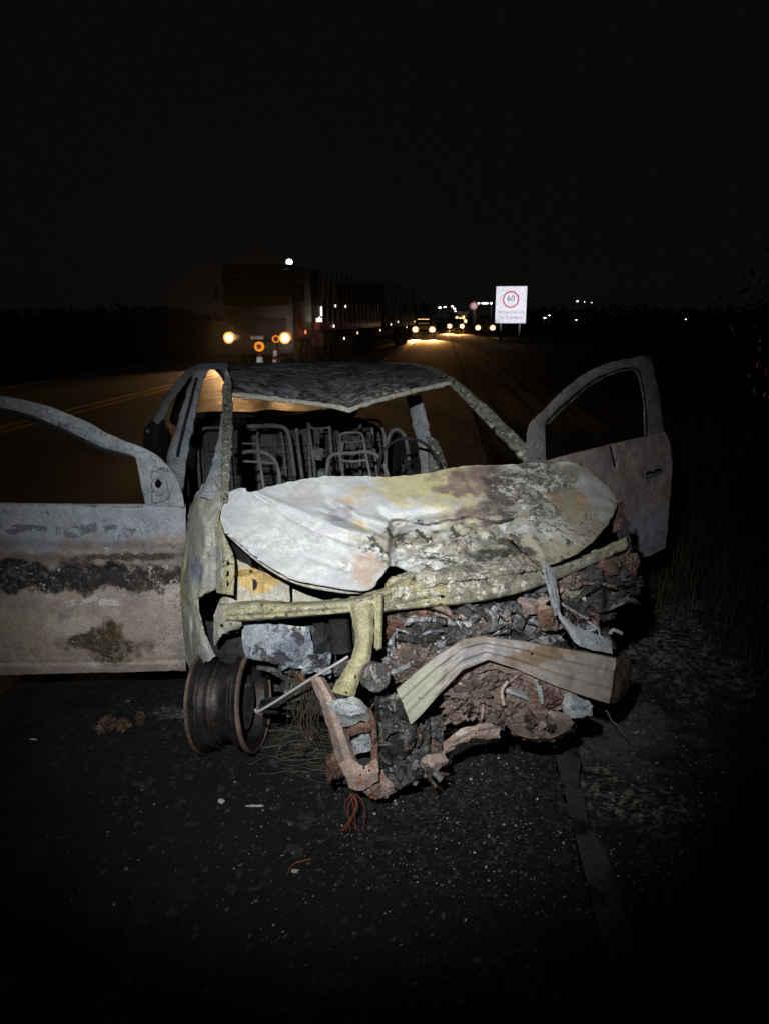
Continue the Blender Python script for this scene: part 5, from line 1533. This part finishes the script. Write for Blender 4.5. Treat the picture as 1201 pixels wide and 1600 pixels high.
def profile_car(t, paint):
    prof = [(-.0, .35), (.02, .62), (.25, .74), (1.0, .90), (1.15, .92), (1.85, 1.36), (2.3, 1.43), (3.2, 1.40), (3.85, 1.0), (4.05, .95), (4.1, .35)]
    bm = bmesh.new()
    L_, R_ = [], []
    for y, z in prof:
        w = .80 if z < 1.0 else .80 - (z - .95) * .42
        L_.append(bm.verts.new((-w, y, z)))
        R_.append(bm.verts.new((w, y, z)))
    n = len(prof)
    for i in range(n):
        j = (i + 1) % n
        bm.faces.new((L_[i], L_[j], R_[j], R_[i]))
    bm.faces.new(L_)
    bm.faces.new(list(reversed(R_)))
    bmesh.ops.bevel(bm, geom=bm.edges[:], offset=.04, segments=2, affect='EDGES')
    link('body', finish(bm, 'body', .6), paint, t)
    bm = bmesh.new()
    vs = [bm.verts.new(p) for p in ((-.66, 1.18, .945), (.66, 1.18, .945), (.56, 1.80, 1.345), (-.56, 1.80, 1.345), (-.66, 1.16, .96), (.66, 1.16, .96), (.56, 1.78, 1.36), (-.56, 1.78, 1.36))]
    for f in ((0, 1, 2, 3), (4, 7, 6, 5), (0, 4, 5, 1), (1, 5, 6, 2), (2, 6, 7, 3), (3, 7, 4, 0)):
        bm.faces.new([vs[i] for i in f])
    link('windscreen', finish(bm, 'windscreen'), M_glassd, t)
    for x in (-.74, .74):
        for y in (.75, 3.25):
            w = lathe('wheel', [(.17, -.09), (.28, -.09), (.30, -.06), (.30, .06), (.28, .09), (.17, .09)], M_rubber, t, Matrix.Translation((x, y, .30)) @ Matrix.Rotation(math.radians(90), 4, 'Y'), 20, close=True)
            lathe('rim', [(0, -.04), (.17, -.06), (.17, .06), (0, .04)], M_steel, w, Matrix.Translation((x, y, .30)) @ Matrix.Rotation(math.radians(90), 4, 'Y'), 14)
    for x in (-.62, .62):
        lathe('headlight', [(0, -.06), (.11, -.04), (.14, .04), (0, .08)], M_head_far, t, Matrix.Translation((x, .0, .68)) @ Matrix.Rotation(math.radians(-90), 4, 'X'), 16)
        lathe('lamp_halo', [(.145, .0), (.24, -.02), (.25, .04), (.145, .06)], M_halo, t, Matrix.Translation((x, .0, .68)) @ Matrix.Rotation(math.radians(-90), 4, 'X'), 16, close=True)  # halo round the far headlight, made as a glowing ring
    box('bumper', (-.78, -.06, .30), (.78, .06, .52), paint, t, .03)
    box('licence_plate', (-.2, -.075, .40), (.2, -.062, .50), M_plate, t)


def ground_at(px, Y):
    return ((px - 600) / F * (Y * CT + 1.0 * ST), Y, 0)


c1 = thing('oncoming_car', 'dark car with two glowing headlights coming past the trailer tail', 'car', ground_at(661, 57), -RY, 'oncoming traffic')
profile_car(c1, M_carp)
wv = box('windscreen_glint', (-.5, 1.5, 1.40), (.35, 1.56, 1.44), M_marker, c1, .01)  # glare on the glass made as a glowing bar, no lamp
c2 = thing('oncoming_car', 'second car farther down the road with its bright headlights on, under the street lamps', 'car', ground_at(711, 78), -RY, 'oncoming traffic')
profile_car(c2, M_carp)
c3 = thing('distant_car', 'distant car with small headlights between the round sign and the 60 sign', 'car', ground_at(757, 66), math.radians(-8), 'oncoming traffic')
profile_car(c3, M_carp)
for px, Y, pw in ((649, 56, 6500), (674, 56, 8500), (701, 77, 15000), (720, 77, 4000)):
    x, y, z = ground_at(px, Y)
    spot('headlight_beam', (x, y - .3, .68), (x * .985 - .05, y - 2.5, 0), pw * 1.3, (1.0, .45, .13), 36, 1.0, .1)

# ------------------------------------------------------------------ signs
M_signw = flat('white_sign_face', (.80, .80, .84), .5, .3)
M_signr = flat('red_sign_ring', (.50, .015, .06), .5, .3)
M_signb = flat('dark_sign_print', (.03, .035, .05), .6, .2)
M_signg = flat('grey_sign_print', (.22, .20, .25), .6, .2)
M_post = flat('galvanised_post', (.10, .10, .10), .6, .4)


def text(name, body, size, mat, parent, x, z, y=-.03):
    cu = bpy.data.curves.new(name, 'FONT')
    cu.body = body
    cu.size = size
    cu.align_x = 'CENTER'
    cu.align_y = 'CENTER'
    cu.extrude = .003
    tmp = bpy.data.objects.new(name, cu)
    COL.objects.link(tmp)
    dg = bpy.context.evaluated_depsgraph_get()
    me = bpy.data.meshes.new_from_object(tmp.evaluated_get(dg))
    bpy.data.objects.remove(tmp)
    o = link(name, me, mat, parent, (x, y, z))
    o.rotation_euler = (math.radians(90), 0, 0)
    return o


sp = PY(796, 505, 50)
sg = thing('speed_sign', 'large white rectangular sign with a red-ringed 60 above two lines of text', 'road sign', (sp.x, 50, -.1), math.radians(-9))
zb = sp.z + .1
pan = box('sign_panel', (-.97, -.02, zb), (.97, .02, zb + 2.28), M_signw, sg, .008)
for x in (-.6, .6):
    box('post', (x - .05, .03, 0), (x + .05, .12, zb + 2.0), M_post, sg, .01)
lathe('sign_ring', [(.43, -.008), (.52, -.008), (.52, .004), (.43, .004)], M_signr, pan, Matrix.Translation((-.02, -.026, zb + 1.47)) @ Matrix.Rotation(math.radians(90), 4, 'X'), 40, close=True)
text('sign_number', '60', .50, M_signb, pan, -.02, zb + 1.52, -.026)
text('sign_unit', 'km/h', .15, M_signg, pan, -.02, zb + 1.20, -.026)
text('sign_text', 'FISCALIZAÇÃO', .245, M_signg, pan, 0, zb + .68, -.026)
text('sign_text', 'ELETRÔNICA', .245, M_signg, pan, 0, zb + .34, -.026)
s2 = PY(739, 478, 78)
sr = thing('round_sign', 'small round red-ringed sign on a thin post left of the white 60 sign', 'road sign', (s2.x, 78, -.1), 0)
lathe('sign_disc', [(0, -.01), (.40, -.01), (.40, .01), (0, .01)], M_signw, sr, Matrix.Translation((0, 0, s2.z + .1)) @ Matrix.Rotation(math.radians(90), 4, 'X'), 32)
lathe('sign_ring', [(.27, -.006), (.39, -.006), (.39, .004), (.27, .004)], M_signr, sr, Matrix.Translation((0, -.014, s2.z + .1)) @ Matrix.Rotation(math.radians(90), 4, 'X'), 32, close=True)
box('post', (-.04, .014, 0), (.04, .09, s2.z + .4), M_post, sr, .01)
spot('fill_beam', (1.9, -2, 1.9), (s2.x, 78, s2.z), 120000, (1, .9, .88), 1.4, .5, .08)

# ------------------------------------------------------------------ far lights
M_lampw = flat('lit_street_lamp', (.9, .9, .9), .3, .5, emit=(1, .93, .78), es=7)
M_canl = flat('lit_canopy_tube', (.9, 1, .95), .3, .5, emit=(.86, 1.0, .92), es=5)
M_win = flat('lit_window', (.9, .8, .5), .3, .5, emit=(1.0, .70, .28), es=3.0)
M_wall = flat('dim_wall', (.25, .22, .18), .8, .2)


def lamp_post(label, px, py, Y, r, m=None):
    p = PY(px, py, Y)
    t = thing('street_lamp', label, 'street lamp', (p.x, Y, -.14), 0, 'street lamps far down the road')
    bm = bmesh.new()
    h = p.z + .14
    add_tube(bm, [(.0, 1.2, 0), (0, 1.2, h * .93), (0, .9, h * .99), (0, .2, h + .12)], .11, 6, .06)
    link('pole', finish(bm, 'pole'), M_post, t)
    lathe('lamp_head', [(0, -r * .3), (r * .8, -r * .2), (r, 0), (r * .6, r * .5), (0, r * .6)], m or M_lampw, t, Matrix.Translation((0, 0, h)), 14)
    return t


lamp_post('street lamp glowing leftmost of the small cluster over the road', 686, 481, 330, .62)
lamp_post('street lamp second from the left in the cluster over the road', 694, 480, 330, .55)
lamp_post('street lamp topmost at the middle of the cluster over the road', 705.5, 479, 330, .52)
lamp_post('street lamp just below and right of the cluster top', 709, 482.5, 300, .5)
lamp_post('street lamp lowest and rightmost of the cluster over the road', 710.5, 487, 300, .46)
lamp_post('bright lone street lamp in the darkness right of the white 60 sign', 901, 471, 300, .42)
lamp_post('dim street lamp just right of the bright lone one', 912, 472, 330, .20)
lamp_post('faint street lamp rightmost of the three beyond the 60 sign', 923, 473, 330, .20)
lamp_post('low white lamp just right of the 60 sign panel', 850, 497, 240, .40)
lamp_post('tiny white lamp above the low lamp right of the 60 sign', 857, 493, 240, .26)
lamp_post('tiny pale lamp far out over the dark verge', 1070, 499, 240, .22)
lamp_post('dim lamp low in the darkness below the lone bright lamp', 899, 500, 200, .20)

st = PY(758, 474, 190)
gs = thing('petrol_station', 'petrol station canopy with three cool white lights beyond the round sign', 'petrol station', (st.x, 192, -.14), 0)
h = st.z + .14
box('canopy', (-2.6, 0, h + .12), (2.9, 6, h + .75), M_wall, gs, .05)
for x in (-2.0, 2.0):
    box('column', (x - .15, 2.8, 0), (x + .15, 3.1, h + .12), M_wall, gs, .02)
for x, w in ((-1.5, .22), (0, .75), (1.55, .25)):
    box('canopy_light', (x - w, -.1, h - .12), (x + w, .2, h + .16), M_canl, gs, .03)
bd = PY(717, 500, 150)
rb = thing('roadside_building', 'low roadside building with lit windows behind the oncoming headlights', 'building', (bd.x, 150, -.14), 0)
box('wall', (-1.6, .1, 0), (1.6, 5, 2.5), M_wall, rb, .03)
box('roof', (-1.8, -.3, 2.5), (1.8, 5.2, 2.7), M_wall, rb, .03)
for i, (x, z) in enumerate(((-1.1, 1.0), (-.55, 1.5), (.1, 1.3), (.75, 1.6), (1.15, .9))):
    w = box('window', (x - .2, .02, z - .28), (x + .2, .12, z + .28), M_win, rb, .02)
    box('window_bar', (x - .02, .0, z - .28), (x + .02, .03, z + .28), M_dark, w)

# far tree line along the horizon
random.seed(61)
vs, fs = [], []
for i in range(7000):
    x = random.uniform(-260, 320)
    if -8 < x - 30 < 18:
        continue
    y = random.uniform(330, 420)
    hmax = 5 + 5 * mn.noise(Vector((x * .03, 0, 0)))
    z = random.uniform(0, 1) ** 1.4 * hmax
    s = random.uniform(.5, 1.4)
    p = Vector((x, y, z))
    n = Vector((random.uniform(-1, 1), random.uniform(-1, 0), random.uniform(-1, 1))).normalized()
    u = n.orthogonal().normalized()
    w = n.cross(u)
    k = len(vs)
    vs += [p - u * s, p - w * s, p + u * s, p + w * s]
    fs.append((k, k + 1, k + 2, k + 3))
me = bpy.data.meshes.new('treeline')
me.from_pydata(vs, [], fs)
tag(link('treeline', me, M_leaf), kind='stuff')

# ------------------------------------------------------------------ night haze: thin forward-scattering mist
hz = box('haze', (-720, -9, -1.3), (720, 940, 16), None)
hm = bpy.data.materials.new('night_haze')
hm.use_nodes = True
nt = hm.node_tree
nt.nodes.remove(nt.nodes['Principled BSDF'])
pv = nt.nodes.new('ShaderNodeVolumePrincipled')
pv.inputs['Color'].default_value = (.9, .9, .9, 1)
pv.inputs['Density'].default_value = HAZE
pv.inputs['Anisotropy'].default_value = .93
nt.links.new(pv.outputs[0], nt.nodes['Material Output'].inputs['Volume'])
hz.data.materials.append(hm)
tag(hz, kind='stuff')
